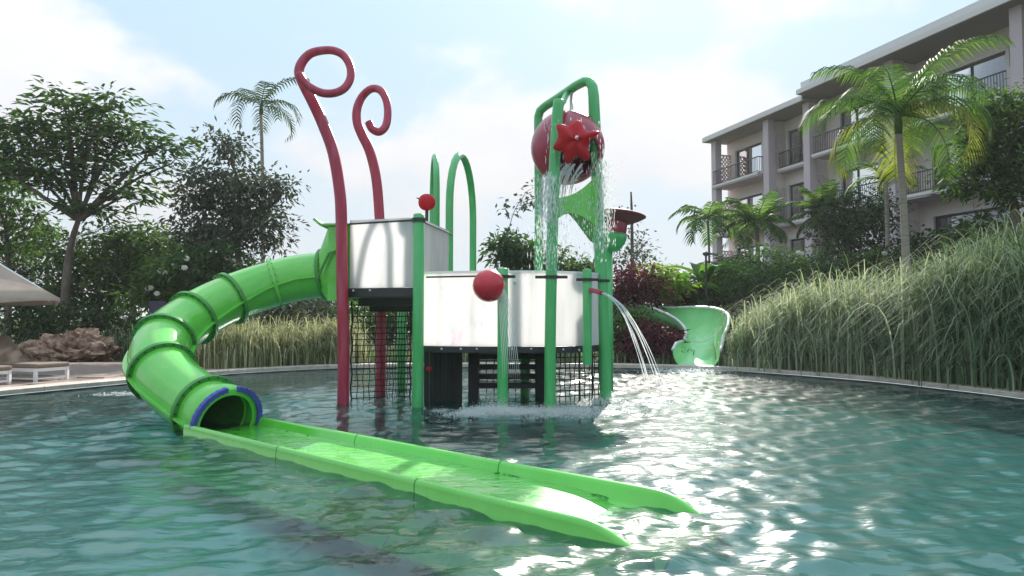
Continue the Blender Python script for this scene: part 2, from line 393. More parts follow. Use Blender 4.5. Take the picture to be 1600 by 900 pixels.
# water sheet with real waves
ys = [-4.2]
while ys[-1] < 21.4:
    y = ys[-1]; ys.append(y + (.2 if y < 1.2 else max(.022, .0075*y)))
ys = np.array(ys); xs = np.arange(-11.2, 10.0, .04)
X, Y = np.meshgrid(xs, ys); Z = np.zeros_like(X)
wr = np.random.default_rng(3)
for i in range(90):
    lam = .16*(1.2/.16)**(wr.random()**1.6); k = 2*math.pi/lam; a = wr.normal(math.pi/2 + .2, .62)
    amp = .030*lam/(2*math.pi)*wr.uniform(.5, 1.3)*(1.0 if lam < .7 else .8)
    ph = wr.random()*6.28
    Z += amp*np.sin(k*(X*math.cos(a)+Y*math.sin(a)) + ph + .6*np.sin(.9*X*math.sin(ph*3)+.8*Y*math.cos(ph*5)+ph))
Z *= .75 + .45*np.sin(.5*X+1)*np.sin(.43*Y+.4)
for cx, cy, A in ((0., 10.9, .012), (1.3, 11.3, .010), (2.35, 11.9, .010), (5.0, 19., .02)):
    r = np.hypot(X-cx, Y-cy); Z += A*np.sin(r*2*math.pi/.42)*np.exp(-r/1.4)
nx, ny = len(xs), len(ys); idx = np.arange(nx*ny).reshape(ny, nx)
V = np.stack([X.ravel(), Y.ravel(), Z.ravel()], 1)
q = np.stack([idx[:-1,:-1].ravel(), idx[:-1,1:].ravel(), idx[1:,1:].ravel(), idx[1:,:-1].ravel()], 1)
# keep cells inside the pool outline (a little past the wall)
ex, ey = EDGE_NP[:,0], EDGE_NP[:,1]
cxs = X[:-1,:-1].ravel(); cys = Y[:-1,:-1].ravel(); inside = np.zeros(len(cxs), bool)
for i in range(NE):
    x1, y1, x2, y2 = ex[i-1], ey[i-1], ex[i], ey[i]
    c = ((y1 > cys) != (y2 > cys)) & (cxs < (x2-x1)*(cys-y1)/(y2-y1+1e-12)+x1); inside ^= c
# the run-out carries its own film of water: the pool sheet stops at its walls
_dx, _dy = cxs + 3.72, cys - 9.14
_d = _dx*.74 - _dy*.676; _l = np.abs(_dx*.676 + _dy*.74)
inside &= ~((_d > .1) & (_d < 5.85) & (_l < .40))
q = q[inside]
tag(npmesh('pool_water', V, q, M['water'], smooth=True), 'rippled teal pool water', kind='structure')

# coping: separate stones round the whole rim
cop = bpy.data.objects.new('pool_coping', None); COL.objects.link(cop); tag(cop, 'pale stone rim around the pool', kind='structure')
def stones():
    acc = 0; cur = [0]; 
    for i in range(1, NE+1):
        acc += (EDGE[i%NE]-EDGE[i-1]).length
        cur.append(i)
        if acc > .85 or i == NE:
            b = MB(); rings = []; z = .135 + rng.uniform(-.004, .004)
            for j, k in enumerate(cur):
                p, n = EDGE[k%NE], EN[k%NE]
                d = (EDGE[(k+1)%NE]-EDGE[k-1]).normalized()*(.006 if j == 0 else -.006 if j == len(cur)-1 else 0)
                a, c = p - n*.05 + d, p + n*.44 + d
                rings.append([Vector((a.x,a.y,.045)), Vector((a.x,a.y,z-.012)), Vector((a.x+n.x*.015,a.y+n.y*.015,z)), Vector((c.x,c.y,z)), Vector((c.x,c.y,.0))])
            b.loft(rings, closed=True, cap=True); b.build('coping_stone', M['coping'], cop)
            acc = 0; cur = [i]
stones()

# paved deck on the left
deck = bpy.data.objects.new('pool_deck', None); COL.objects.link(deck); tag(deck, 'wet brown paved deck left of the pool', kind='structure')
slab = MB().box((-.595, -.395, -.03), (.595, .395, .02)); me_slab = None
def inside_pool(x, y, off):
    i = int(np.argmin(np.hypot(EDGE_NP[:,0]-x, EDGE_NP[:,1]-y))); n = EN[i]
    return (x-EDGE[i].x)*n.x + (y-EDGE[i].y)*n.y < off
r0 = 0; y = 10.6
while y < 21.6:
    x = -17.5 + (r0 % 2)*.6
    while x < -7:
        if not inside_pool(x, y, .85) and x/y > -.86:
            if me_slab is None:
                o = slab.build('paving_slab', M['paving'], deck, bevel=.006); me_slab = o
            else:
                o = me_slab.copy(); COL.objects.link(o)
            o.location = (x, y, .105 + rng.uniform(-.003, .003))
        x += 1.2
    y += .8; r0 += 1
g = MB(); g.loft([[p + n*.42 + Vector((0,0,.098)) for p, n in list(zip(EDGE, EN))[90:140]], [p + n*1.7 + Vector((0,0,.098)) for p, n in list(zip(EDGE, EN))[90:140]]], closed=False)
g.build('deck_border', M['paving'], deck)

# ------------------------------------------------------------------ the water play tower
def lean(px0, py0, D0, px1, py1, D1=None):
    return at(px0, py0, D0), at(px1, py1, D1 or D0)
def wl_at(px, D, z=-.6):
    p = at(px, 500, D); return Vector((p.x, D, z))
def vpost(px, D, ytop):      # vertical post standing at px, distance D, with its top at row ytop
    p = at(px, ytop, D); return Vector((p.x, D, -.6)), p
T = thing('water_play_tower', 'green, maroon and white water play tower standing in the pool', 'play structure', (0, 12.2, 0))

def clamp(c, r, axis=(0,0,1), w=.05, parent=T, tabs=None):
    b = MB(); b.lathe(Vector(c)-Vector((0,0,w/2)), axis, [(0, r*1.02), (0, r*1.25), (w, r*1.25), (w, r*1.02)], seg=16, cap=False)
    if tabs:
        tv = Vector(tabs); b.bar(Vector(c)-tv, Vector(c)+tv, .035, w*.9)
    return b.build('clamp', M['dark'], parent)
def post_thing(pts, r, m, name='post', label=None, seg=18, capdome=True):
    b = MB(); rr = list(r) if hasattr(r, '__len__') else [r]*len(pts)
    if capdome:
        d = (Vector(pts[-1])-Vector(pts[-2])).normalized(); e = Vector(pts[-1]); k = rr[-1]
        pts = list(pts) + [e + d*k*.18, e + d*k*.27]; rr = rr + [k*.86, k*.5]
    b.tube(pts, rr, seg); o = b.build(name, m, T, angle=50)
    if label: o['label'] = label
    return o
# corner posts of the upper deck
curlA = [at(537,630,11.85)*1.0]; curlA[0].z = -.6
pA = [wl_at(537, 11.85), at(537,560,11.85), at(535,460,11.85), at(533.5,350,11.85), at(531,300,11.85), at(521,240,11.85), at(505,195,11.83),
      at(489,160,11.80), at(475,133,11.76), at(467.5,115,11.74), at(471,99,11.74), at(484,84.5,11.78), at(503,79,11.82), at(523,79.5,11.82), at(538,88,11.8),
      at(547,104,11.75), at(547.5,122,11.68), at(539,137,11.6), at(524,145,11.54), at(505,145.5,11.48), at(487,138,11.44), at(474,127,11.42), at(467,116,11.42)]
cA = catmull(pA, 7); rA = [.098 - .03*sstep(.25, .6, i/len(cA)) for i in range(len(cA))]
post_thing(cA, rA, M['red'], 'curled_post', 'taller maroon pole curling into a ring above the slide entry')
pB = [wl_at(595, 13.2), at(595,560,13.2), at(595,400,13.2), at(593,340,13.2), at(588,280,13.2), at(578,237,13.2), at(565,209,13.2), at(558,190,13.2), at(558,170,13.2),
      at(566,151,13.18), at(580,139,13.1), at(594,141,13.0), at(603,155,12.9), at(606,175,12.82), at(603,196,12.76), at(593,206,12.72), at(582,202,12.7), at(576,191,12.7)]
cB = catmull(pB, 7); rB = [.095 - .023*sstep(.3, .6, i/len(cB)) for i in range(len(cB))]
post_thing(cB, rB, M['red'], 'curled_post', 'shorter maroon pole curling like a fern tip behind the upper deck')
PG = {}                                   # green posts: base, top, radius
for key, px, D, yt, r in (('corner', 654.5, 11.5, 336, .092), ('ball', 785.5, 11.2, 421, .085), ('under', 628, 14.2, 470, .09),
                          ('midA', 700, 12.6, 545, .085), ('midB', 820, 13.3, 545, .085)):
    a, b_ = vpost(px, D, yt); PG[key] = (a, b_); post_thing([a, (a+b_)/2, b_], r, M['post'])
# arches over the upper deck
def hoop(p0, p1, top, r, lab=None):
    p0, p1 = Vector(p0), Vector(p1); n = 14; half = (p1-p0)/2; c = (p0+p1)/2; rad = half.length
    zs = top - rad*1.25; pts = [Vector((p0.x,p0.y,-.6)), Vector((p0.x,p0.y,zs*.5)), Vector((p0.x,p0.y,zs-.02))]
    for i in range(n+1):
        a = math.pi*(1 - i/n); pts.append(c*1.0 + half*math.cos(a)*1.0 + Vector((0,0,0)));  pts[-1].z = zs + rad*1.25*math.sin(a)
    pts += [Vector((p1.x,p1.y,zs-.02)), Vector((p1.x,p1.y,zs*.5)), Vector((p1.x,p1.y,-.6))]
    return post_thing(pts, r, M['post'], 'arch_post', lab, seg=14, capdome=False)
hA0, hA1 = at(702,400,13.5), at(739,400,15.4)
hoop((hA0.x,hA0.y,0), (hA1.x,hA1.y,0), at(715,243,14.4).z, .075, 'larger green hoop rising behind the upper deck')
hB0, hB1 = at(682,400,14.0), at(675,400,15.6)
hoop((hB0.x,hB0.y,0), (hB1.x,hB1.y,0), at(678,246,14.8).z, .062, 'slim green hoop seen almost edge on')
# bucket frame: a bent hoop and a leaning front post
Rb = wl_at(947, 12.2); Rt = at(926, 140, 12.2); Lb = wl_at(843, 13.4); Lt = at(841, 192, 13.4)
pts = [Rb, at(945, 560, 12.2), at(938, 400, 12.2), at(931, 230, 12.2), at(927.5,150,12.2), at(926,136,12.22), at(921,128,12.28), at(913,127.5,12.36), at(900,134,12.5),
       at(872,153,13.0), at(852,166,13.28), at(844,173,13.38), at(841,183,13.42), at(841,200,13.43), at(842,320,13.42), at(842,430,13.41), Lb]
fr_ = []
for i in range(len(pts)-1):
    for k in range(4): fr_.append(pts[i].lerp(pts[i+1], k/4))
fr_.append(pts[-1])
post_thing(fr_, [.102 - .02*sstep(.18,.4,i/len(fr_)) for i in range(len(fr_))], M['post'], 'bucket_frame', 'tall green frame bent over the tipping bucket', capdome=False)
fp = [wl_at(859, 11.3), at(859.5,560,11.3), at(861.5,430,11.32), at(865,300,11.42), at(869.5,200,11.5), at(873,158,11.54)]
post_thing(catmull(fp, 5), .092, M['post'], 'post', 'leaning green post in front of the bucket')
MB().tube([at(874,166,11.56), at(880,158,11.9), at(886,146,12.7)], .055, 12).build('brace', M['post'], T, smooth=True)

# decks: upper and lower
U = [at(541,450,11.98), at(650,450,11.62), at(700,450,13.4), at(592,450,13.3)]
def flat(poly, z0, z1):
    return MB().prism([Vector((p.x, p.y, z0)) for p in poly], (0, 0, z1-z0))
zU = at(600, 450, 11.8).z
flat(U, zU-.15, zU).build('deck', M['dark'], T, bevel=.01)
LP = [Vector(p) for p in ((-1.50,11.78,0),(-1.1,11.62,0),(-.6,11.5,0),(-.15,11.44,0),(.3,11.45,0),(.66,11.52,0),(.98,11.64,0),(1.24,11.80,0),(1.42,12.02,0),(1.51,12.3,0),
                             (1.50,12.7,0),(1.38,13.1,0),(1.1,13.5,0),(.6,13.8,0),(0,13.9,0),(-.7,13.75,0),(-1.2,13.5,0))]
zL = .97; zLt = 2.17
flat(LP, zL-.11, zL).build('deck', M['dark'], T, bevel=.01)
def lerp_path(P, a, b, n=8):
    L = [0]
    for i in range(1, len(P)): L.append(L[-1]+(P[i]-P[i-1]).length)
    def s(t):
        for i in range(1, len(P)):
            if t <= L[i] or i == len(P)-1: return P[i-1].lerp(P[i], (t-L[i-1])/(L[i]-L[i-1]))
    return [s(a + (b-a)*k/n) for k in range(n+1)], L[-1]
def wall_panel(P, z0, z1, name='panel', th=.035, label=None):
    rings = []
    n = len(P)
    for i, p in enumerate(P):
        d = (P[min(i+1,n-1)]-P[max(i-1,0)]).normalized(); nn = Vector((d.y,-d.x,0))*th/2
        rings.append([Vector((p.x+nn.x,p.y+nn.y,z0)), Vector((p.x+nn.x,p.y+nn.y,z1)), Vector((p.x-nn.x,p.y-nn.y,z1)), Vector((p.x-nn.x,p.y-nn.y,z0))])
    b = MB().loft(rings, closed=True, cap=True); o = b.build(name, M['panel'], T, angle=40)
    r = MB(); R2 = []
    for i, p in enumerate(P):
        d = (P[min(i+1,n-1)]-P[max(i-1,0)]).normalized(); nn = Vector((d.y,-d.x,0))*(th/2+.012)
        R2.append([Vector((p.x+nn.x,p.y+nn.y,z1-.002)), Vector((p.x+nn.x,p.y+nn.y,z1+.035)), Vector((p.x-nn.x,p.y-nn.y,z1+.035)), Vector((p.x-nn.x,p.y-nn.y,z1-.002))])
    r.loft(R2, closed=True, cap=True).build('panel_rim', M['rim'], o)
    return o
front = [p for p in LP[:12]]
front = catmull(front, 6)
_, Ltot = lerp_path(front, 0, 1)
cuts = [0, 1.42, 2.20, 2.92, 3.5, Ltot]
for a, b_ in zip(cuts[:-1], cuts[1:]):
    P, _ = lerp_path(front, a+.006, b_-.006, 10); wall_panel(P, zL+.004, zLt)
zUt = at(600, 346, 11.8).z
def line(p, q, n=6): return [Vector(p).lerp(Vector(q), k/n) for k in range(n+1)]
e = .07
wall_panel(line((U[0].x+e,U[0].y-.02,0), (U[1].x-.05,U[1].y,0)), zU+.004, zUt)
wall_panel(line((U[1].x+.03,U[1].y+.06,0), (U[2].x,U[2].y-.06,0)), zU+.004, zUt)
# dark rails with clamps on the panels
MB().tube([(U[0].x+.06,U[0].y-.075,zUt-.03),(U[1].x-.02,U[1].y-.055,zUt-.01)], .016, 8).build('rail', M['dark'], T)
MB().tube([(U[1].x+.07,U[1].y+.02,zUt-.01),(U[2].x+.06,U[2].y,zUt-.02)], .016, 8).build('rail', M['dark'], T)
MB().tube([(-1.42,11.66,zLt-.06),(-.6,11.40,zLt-.06),(-.2,11.34,zLt-.06)], .014, 8).build('rail', M['dark'], T)
clamp((PG['corner'][0].x, PG['corner'][0].y, zUt-.02), .092, w=.06)
clamp((PG['ball'][0].x, 11.2, zLt-.08), .085, tabs=(.2,0,0))
fpz = at(861.5,433,11.32); clamp(fpz, .092, tabs=(.26,0,0))
clamp(at(938.5,439,12.2), .10, tabs=(.15,-.05,0))
# stub post with the red nozzle
sb = at(917.5,570,11.55); st = at(917.5,422,11.55)
post_thing([sb, (sb+st)/2, st], .075, M['post'], 'post', 'short green post that ends above the water')
clamp(at(917.5,437,11.55), .075, tabs=(.18,0,0))
MB().tube([at(922,453,11.5), at(931,455,11.4), at(940,458,11.3)], .038, 12).build('nozzle', M['red'], T, angle=50)
# red ball sprayer
bc = at(764,446.5,10.95)
ball = MB()
for i in range(1): ball.lathe(bc, (0,0,1), [(-.255*math.cos(math.pi*k/20), max(.002,.255*math.sin(math.pi*k/20))) for k in range(21)], seg=32)
bo = ball.build('ball_sprayer', M['ball'], T, smooth=True); bo['label'] = 'glossy red ball spraying water beside the middle post'
MB().tube([bc+Vector((.12,.1,-.02)), (PG['ball'][0].x, 11.2, bc.z-.02)], .04, 10).build('ball_arm', M['ball'], bo)
MB().lathe(bc-Vector((0,0,.008)), (0,0,1), [(0,.2),(0,.2565),(.016,.2565),(.016,.2)], seg=32, cap=False).build('seam', M['ball'], bo)
# red translucent plastic flower at the bucket and red bud on the deck post
def petals(name, c, n, rin, rout, face, lab, size=1.0, squash=.35):
    root = None; f = Vector(face).normalized(); u = f.cross(Vector((0,0,1))).normalized(); v = u.cross(f)
    b = MB(); prof = [(-rin*math.cos(math.pi*k/10)*.7, max(.003, rin*math.sin(math.pi*k/10))) for k in range(11)]
    b.lathe(c, f, prof, seg=20); hub = b.build(name, M['redplastic'], T, smooth=True); hub['label'] = lab
    for i in range(n):
        a = 2*math.pi*i/n + .25 + .22*math.sin(i*2.3); d = u*math.cos(a) + v*math.sin(a); L = rout*(.85+.3*((i*37)%10)/10)
        pts = [Vector(c)+d*rin*.4+f*.02, Vector(c)+d*rin*.95+f*.06, Vector(c)+d*(rin*.5+L*.5)+f*.10, Vector(c)+d*L*.9+f*.07, Vector(c)+d*L+f*.05]
        MB().tube(pts, [rin*.38, rin*.46, rin*.40, rin*.28, rin*.14], 10).build('petal', M['redplastic'], hub, smooth=True)
    return hub
fc = at(897,220,11.15)
f_ = Vector((.05,-1,-.12)).normalized(); u_f = f_.cross(Vector((0,0,1))).normalized(); v_f = u_f.cross(f_)
fm_ = MB(); rings = []
lobes = [(-.35,.11,.30),(.75,.13,.26),(1.75,.10,.34),(2.80,.20,.17),(4.05,.12,.30),(5.0,.13,.26)]
for a_ in range(17):
    th = math.pi*a_/16; row = []
    for b_ in range(56):
        ph = 2*math.pi*b_/56; L = 0
        for p0, h_, w_ in lobes:
            dlt = (ph-p0+math.pi) % (2*math.pi) - math.pi; L = max(L, h_*math.exp(-(dlt/w_)**2))
        rr = .245 + L*math.sin(th)**3 + .028*mnoise.noise(Vector((math.cos(ph)*2.2, math.sin(ph)*2.2, th*1.5)))
        row.append(fc + (u_f*math.cos(ph) + v_f*math.sin(ph))*rr*math.sin(th)**.8 - f_*.15*math.cos(th)*(1+.2*math.sin(3*ph)))
    rings.append(row)
fm_.loft(rings, cap=True); hub = fm_.build('flower_sprayer', M['redplastic'], T, smooth=True); hub['label'] = 'clear red plastic flower in front of the bucket'
MB().lathe(fc+Vector((.03,-.145,.01)), (0,-1,-.1), [(0,.034),(.02,.034),(.026,.022)], seg=12).build('bolt', M['white'], hub, smooth=True)
bud = MB(); bcen = at(667,316,12.6)
bud.lathe(bcen, (0,0,1), [(-.15*math.cos(math.pi*k/12), max(.003,.155*math.sin(math.pi*k/12)**.8)) for k in range(13)], seg=18)
bu = bud.build('bud_sprayer', M['redplastic'], T, smooth=True); bu['label'] = 'small clear red bud behind the corner post'
MB().tube([bcen-Vector((0,0,.12)), Vector((bcen.x,bcen.y,zU))], .03, 10).build('stalk', M['dark'], bu)
MB().tube([bcen+Vector((-.13,-.02,.06)), bcen+Vector((-.19,-.03,.075))], [.02,.004], 6).build('spike', M['dark'], bu)
# saddle shaped green panels between the bucket posts
def saddle(topx, botx, D0, D1, x0, x1, lab, m_=None):
    m_ = m_ or M['slide']
    P = []
    def dd(x): return D0 + (D1-D0)*(x-x0)/(x1-x0)
    for x, y in topx: P.append(at(x, y, dd(x)))
    for x, y in reversed(botx): P.append(at(x, y, dd(x)))
    o = MB().prism(P, (.0,.04,0)).build('leaf_panel', m_, T); o['label'] = lab; return o
saddle([(864,310),(875,309),(888,306),(900,301),(912,293),(922,284),(930,273),(937,268)], [(864,347),(872,341),(881,335),(890,333),(900,334),(912,339),(923,346),(931,354),(940,362)], 11.45, 12.15, 864, 940, 'bright green saddle shaped panel under the bucket')
saddle([(888,331),(905,333),(920,338),(934,344)], [(888,333),(900,346),(910,360),(922,376),(934,384)], 13.2, 12.4, 888, 934, 'green panel behind the saddle, its shade put into the colour', M['slide_dark'])  # same green as the front saddle, darkened to paint in its shade
# nets below the decks
def net(p00, p10, h0, h1, cell, r, sag=.0):
    p00, p10 = Vector(p00), Vector(p10); b = MB(); L = (p10-p00).length; nu = max(2, int(L/cell)); nv = max(2, int((h1-h0)/cell))
    d = (p10-p00)/L; perp = Vector((-d.y, d.x, 0))
    def pt(i, j):
        u, v = i/nu, j/nv
        return p00.lerp(p10, u) + Vector((0,0,h0+(h1-h0)*v)) + perp*sag*math.sin(math.pi*v)*(1+.3*math.sin(i*1.7)) + d*.012*math.sin(i*2.1+j*1.3)
    for i in range(nu+1): b.tube([pt(i, j) for j in range(nv+1)], r*(2 if i in (0, nu) else 1), 4, cap=False)
    for j in range(nv+1): b.tube([pt(i, j) for i in range(nu+1)], r, 4, cap=False)
    return b.build('net', M['net'], T)
q0, q1 = at(550,500,12.6), at(642,500,12.9)
net((q0.x,q0.y,0), (q1.x,q1.y,0), -.2, zU-.16, .10, .0075, .05)
q0, q1 = at(600,500,14.0), at(655,500,14.0)
net((q0.x,q0.y,0), (q1.x,q1.y,0), -.2, 1.7, .11, .0075, .03)
q0, q1 = at(868,500,12.1), at(944,500,12.5)
net((q0.x,q0.y,0), (q1.x,q1.y,0), -.2, zL-.12, .09, .0085, .03)
q0, q1 = at(738,500,13.9), at(850,500,13.9)
net((q0.x,q0.y,0), (q1.x,q1.y,0), -.2, zL-.1, .13, .010, .0)
for px in (905, 925, 940):
    p = at(px, 500, 12.3); MB().tube([(p.x,p.y,-.4),(p.x,p.y,zL-.11)], .018, 8).build('net_pole', M['dark'], T)
# beams under the upper deck
MB().bar((U[0].x+.2,13.0,1.62),(U[1].x+.1,13.0,1.62),.08,.14).build('beam', M['dark'], T)
MB().bar((U[0].x+.1,12.6,zU-.22),(U[1].x+.1,12.4,zU-.22),.1,.14).build('beam', M['dark'], T)
# steps up to the lower deck
for k, yv in enumerate((557, 573, 588, 602)):
    a, b_ = at(742,yv,13.2-.12*k), at(838,yv,13.2-.12*k)
    MB().obox((a+b_)/2, ((b_-a).x/2,0,0), (0,.12,0), (0,0,.045)).build('step', M['dark'], T, bevel=.008)
for px in (741, 838): 
    a = at(px, 545, 13.35); MB().bar((a.x,13.4,zL-.1),(a.x,12.75,-.4),.05,.16).build('stringer', M['dark'], T)
# dark boards closing the space under the lower deck
for k in range(10):
    px = 663 + k*8.6
    a = at(px, 500, 12.2 + .02*(k % 3)); w_ = .094 if k % 3 else .088
    if k == 7: continue
    MB().box((a.x, a.y, -.4), (a.x+w_, a.y+.03, zL-.115 - .01*(k % 2))).build('board', M['board'], T)
MB().box((at(836,500,12.6).x, 12.6, -.4), (at(853,500,12.6).x, 12.68, zL-.12)).build('board', M['board'], T)
vb = at(671,576,12.1); MB().lathe(vb, (0,-1,0), [(0,.045),(.03,.045),(.045,.03)], seg=12).build('valve', M['ball'], T)
for px, py in ((552,454),(578,453.5),(690,545),(720,545),(745,545),(800,545),(830,545),(880,546),(905,547)):
    D = 11.72 if py < 460 else 11.4 if px < 850 else 11.55
    MB().lathe(at(px,py,D), (0,-1,0), [(0,.018),(.012,.018),(.016,.01)], seg=8).build('bolt', M['steel'], T)
bb = at(804.5,441,11.42); MB().lathe(bb, (0,-1,0), [(0,.035),(.03,.035),(.045,.02)], seg=12).build('knob', M['rim'], T, smooth=True)

# ------------------------------------------------------------------ tipping bucket
bk = thing('tipping_bucket', 'round maroon tipping bucket pouring water from the tall frame', 'bucket', at(887,231,12.35))
C = at(887,231,12.35); Rk = .655
ax = Vector((.28,-.80,-.42)).normalized()           # the mouth looks at the viewer and down
prof = []
for k in range(0, 25):
    a = math.pi - (math.pi-R(38))*k/24
    prof.append((Rk*math.cos(a)*.97, max(.004, Rk*math.sin(a))))
prof2 = [(h*.94, max(.003, r*.94)) for h, r in reversed(prof)]
bm_ = MB(); bm_.lathe(C, ax, prof + prof2, seg=40, cap=False); bm_.build('shell', M['bucket'], bk, angle=40)
MB().lathe(C + ax*prof[-1][0], ax, [(-.02, prof[-1][1]*1.0),(-.02, prof[-1][1]*1.05),(.02, prof[-1][1]*1.02),(.02, prof[-1][1]*.93)], seg=40, cap=False).build('lip', M['bucket'], bk, angle=50)
MB().tube([at(893,146,12.55), at(893,172,12.3), at(893,205,11.85)], [.03,.035,.04], 10).build('hanger', M['steel'], bk, smooth=True)
MB().tube([C+Vector((-.60,.2,.12)), C+Vector((.62,-.06,.12))], .035, 10).build('axle', M['steel'], bk, smooth=True)
# mushroom cup behind the frame
mc = at(955,372,14.0)
mu = thing('mushroom_sprayer', 'maroon dish on a green bulb behind the bucket frame', 'sprayer', (mc.x, 14.0, 0))
MB().tube([(mc.x-.06,14.0,-.6),(mc.x-.06,14.0,mc.z-.1)], .085, 14).build('post', M['post'], mu, smooth=True)
MB().lathe((mc.x+.02,14.0,mc.z), (.12,0,1), [(-.28,.09),(-.22,.17),(-.1,.26),(.02,.29),(.1,.27)], seg=24).build('bulb', M['post'], mu, smooth=True)
MB().lathe((mc.x+.02,14.0,mc.z), (.06,0,1), [(.02,.255),(.15,.28),(.3,.285),(.44,.27)], seg=24).build('cup', M['bucket'], mu, angle=40)
dc = at(964,337,14.0)
MB().lathe(dc, (.10,.03,1), [(-.17,.10),(-.14,.3),(-.07,.46),(0,.575),(.012,.578),(.05,.48),(.09,.3),(.115,.1),(.118,.01)], seg=32).build('dish', M['dishpaint'], mu, smooth=True)

# ------------------------------------------------------------------ tube slide
S = thing('tube_slide', 'green enclosed tube slide curving down to a long open run-out', 'slide', (-4.2, 10.8, 0))
path = catmull([(-3.35,12.58,2.21),(-3.9,12.6,2.14),(-4.5,12.42,1.95),(-4.95,12.02,1.70),(-5.25,11.42,1.38),(-5.32,10.85,1.10),(-5.15,10.3,.80),(-4.75,9.86,.53),(-4.26,9.5,.31),(-3.77,9.14,.14)], 12)
RT = .41
def frame_at(i):
    t = (path[min(i+1,len(path)-1)]-path[max(i-1,0)]).normalized(); s = t.cross(Vector((0,0,1))).normalized(); return t, s, s.cross(t)
def ringpts(i, r, n=32, off=0):
    t, s, u = frame_at(i); c = path[i] + t*off
    return [c + (s*math.cos(2*math.pi*k/n) + u*math.sin(2*math.pi*k/n))*r for k in range(n)]
# pick joints by nearness to where the photograph shows them
def nearest(p): return min(range(len(path)), key=lambda i: (path[i]-Vector(p)).length)
J = [0, nearest((-4.2,12.52,2.05)), nearest((-4.82,12.14,1.76)), nearest((-5.2,11.53,1.43)), nearest((-5.32,10.82,1.08)), nearest((-4.98,10.07,.67)), nearest((-3.98,9.33,.23))]
J.append(len(path)-1)
for a, b_ in zip(J[:-1], J[1:]):
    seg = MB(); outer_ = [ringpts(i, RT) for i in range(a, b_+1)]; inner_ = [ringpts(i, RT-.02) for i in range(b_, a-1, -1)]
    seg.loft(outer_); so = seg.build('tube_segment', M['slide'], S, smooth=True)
    MB().loft(inner_).build('tube_inner_shade', M['slide_dark'], so, smooth=True)  # inner wall in a darker green: the shade inside is painted into the colour
    for sg in (-1, 1):                               # long bolted seam between upper and lower shell
        fl_ = MB(); rings = []
        for i in range(a, b_+1):
            t, s, u = frame_at(i); c = path[i] + s*sg*(RT+.022) - u*.06
            rings.append([c + s*sg*.032 + u*.013, c - s*sg*.03 + u*.013, c - s*sg*.03 - u*.013, c + s*sg*.032 - u*.013])
        fl_.loft(rings, cap=True); fl_.build('side_flange', M['slide'], so)
for n_, j in enumerate(J[:-1]):
    t, s, u = frame_at(j); c = path[j]
    fo = MB().lathe(c - t*.03, t, [(0,RT-.01),(0,RT+.062),(.06,RT+.062),(.06,RT-.01)], seg=40, cap=False).build('joint_flange', M['slide_dark'] if n_ not in (1,) else M['slide'], S, angle=40)
    bt = MB()
    for k in range(22):
        a = 2*math.pi*k/22; d = s*math.cos(a) + u*math.sin(a)
        for sg in (-1, 1): bt.lathe(c + d*(RT+.035) + t*sg*.028, t*sg, [(0,.013),(.012,.012)], seg=6)
    bt.build('bolt_ring', M['dark'], fo)
# entry hood from tube to tower wall
t, s, u = frame_at(0); hoodrings = []
rect = []
for k in range(32):
    a = 2*math.pi*k/32; cx, cz = math.cos(a), math.sin(a); m_ = max(abs(cx), abs(cz)); rect.append((cx/m_, cz/m_))
def hoodring(X, f, halfw, z0, z1, yc):
    r = []
    tt, ss, uu = frame_at(0); c = path[0]
    for k in range(32):
        a = 2*math.pi*k/32; circ = c + (ss*math.cos(a) + uu*math.sin(a))*(RT+.01)
        q_ = Vector((X, yc - rect[k][0]*halfw*-1*ss.y*-1 if False else yc + ss.y*rect[k][0]*halfw, (z0+z1)/2 + rect[k][1]*(z1-z0)/2))
        r.append(circ.lerp(q_, f))
    return r
hr = [hoodring(-3.35,0,0,0,0,0), hoodring(-3.16,1,.50,1.73,3.0,12.56), hoodring(-2.72,1,.50,1.73,3.02,12.5)]
ho = MB().loft(hr + [[p.lerp(sum(r_, Vector())/32, .05) for p in r_] for r_ in reversed(hr)]).build('entry_hood', M['slide'], S, angle=25)
ff = [at(495,436,12.02), at(514,396,12.0), at(531,390,12.0)]
fb = MB(); fb.bar(ff[0], ff[1], .03, .05, (0,1,0)); fb.bar(ff[1], ff[2], .03, .05, (0,1,0)); fb.build('side_flange', M['slide_dark'], ho)
MB().prism([(-3.30,12.0,3.02),(-2.75,12.0,3.02),(-2.75,13.05,3.02),(-3.30,13.05,3.02)], (0,0,.035)).build('hood_lip', M['slide'], S)
MB().prism([(-3.30,12.0,3.02),(-3.30,13.05,3.02),(-3.42,13.05,3.12),(-3.42,12.0,3.12)], (.03,0,.03)).build('hood_lip', M['slide'], S)
# mouth collar: thick pale ring with blue pads
E = len(path)-1; t, s, u = frame_at(E); c = path[E]
MB().lathe(c, t, [(-.02,RT-.05),(-.02,RT+.045),(.16,RT+.045),(.175,RT+.03),(.175,RT-.045),(.16,RT-.05)], seg=48, cap=False).build('mouth_collar', M['slide'], S, angle=50)
def arcpad(a0, a1):
    k = max(2, int((a1-a0)/9)); rings = []
    for i in range(k*3+1):
        a = R(a0 + (a1-a0)*i/(k*3)); d = s*math.cos(a) + u*math.sin(a); rr = RT+.012 + (.008 if i % 3 else 0); cc = c + t*.185
        rings.append([cc + d*(rr-.005) - t*.03, cc + d*(rr+.058) - t*.03, cc + d*(rr+.058) + t*.028, cc + d*(rr-.005) + t*.028])
    MB().loft(rings, cap=True).build('foam_pad', M['blue'], S, angle=40)
# s points to the right of travel: seen from the front that is the picture's left
arcpad(-8, 80); arcpad(98, 188)
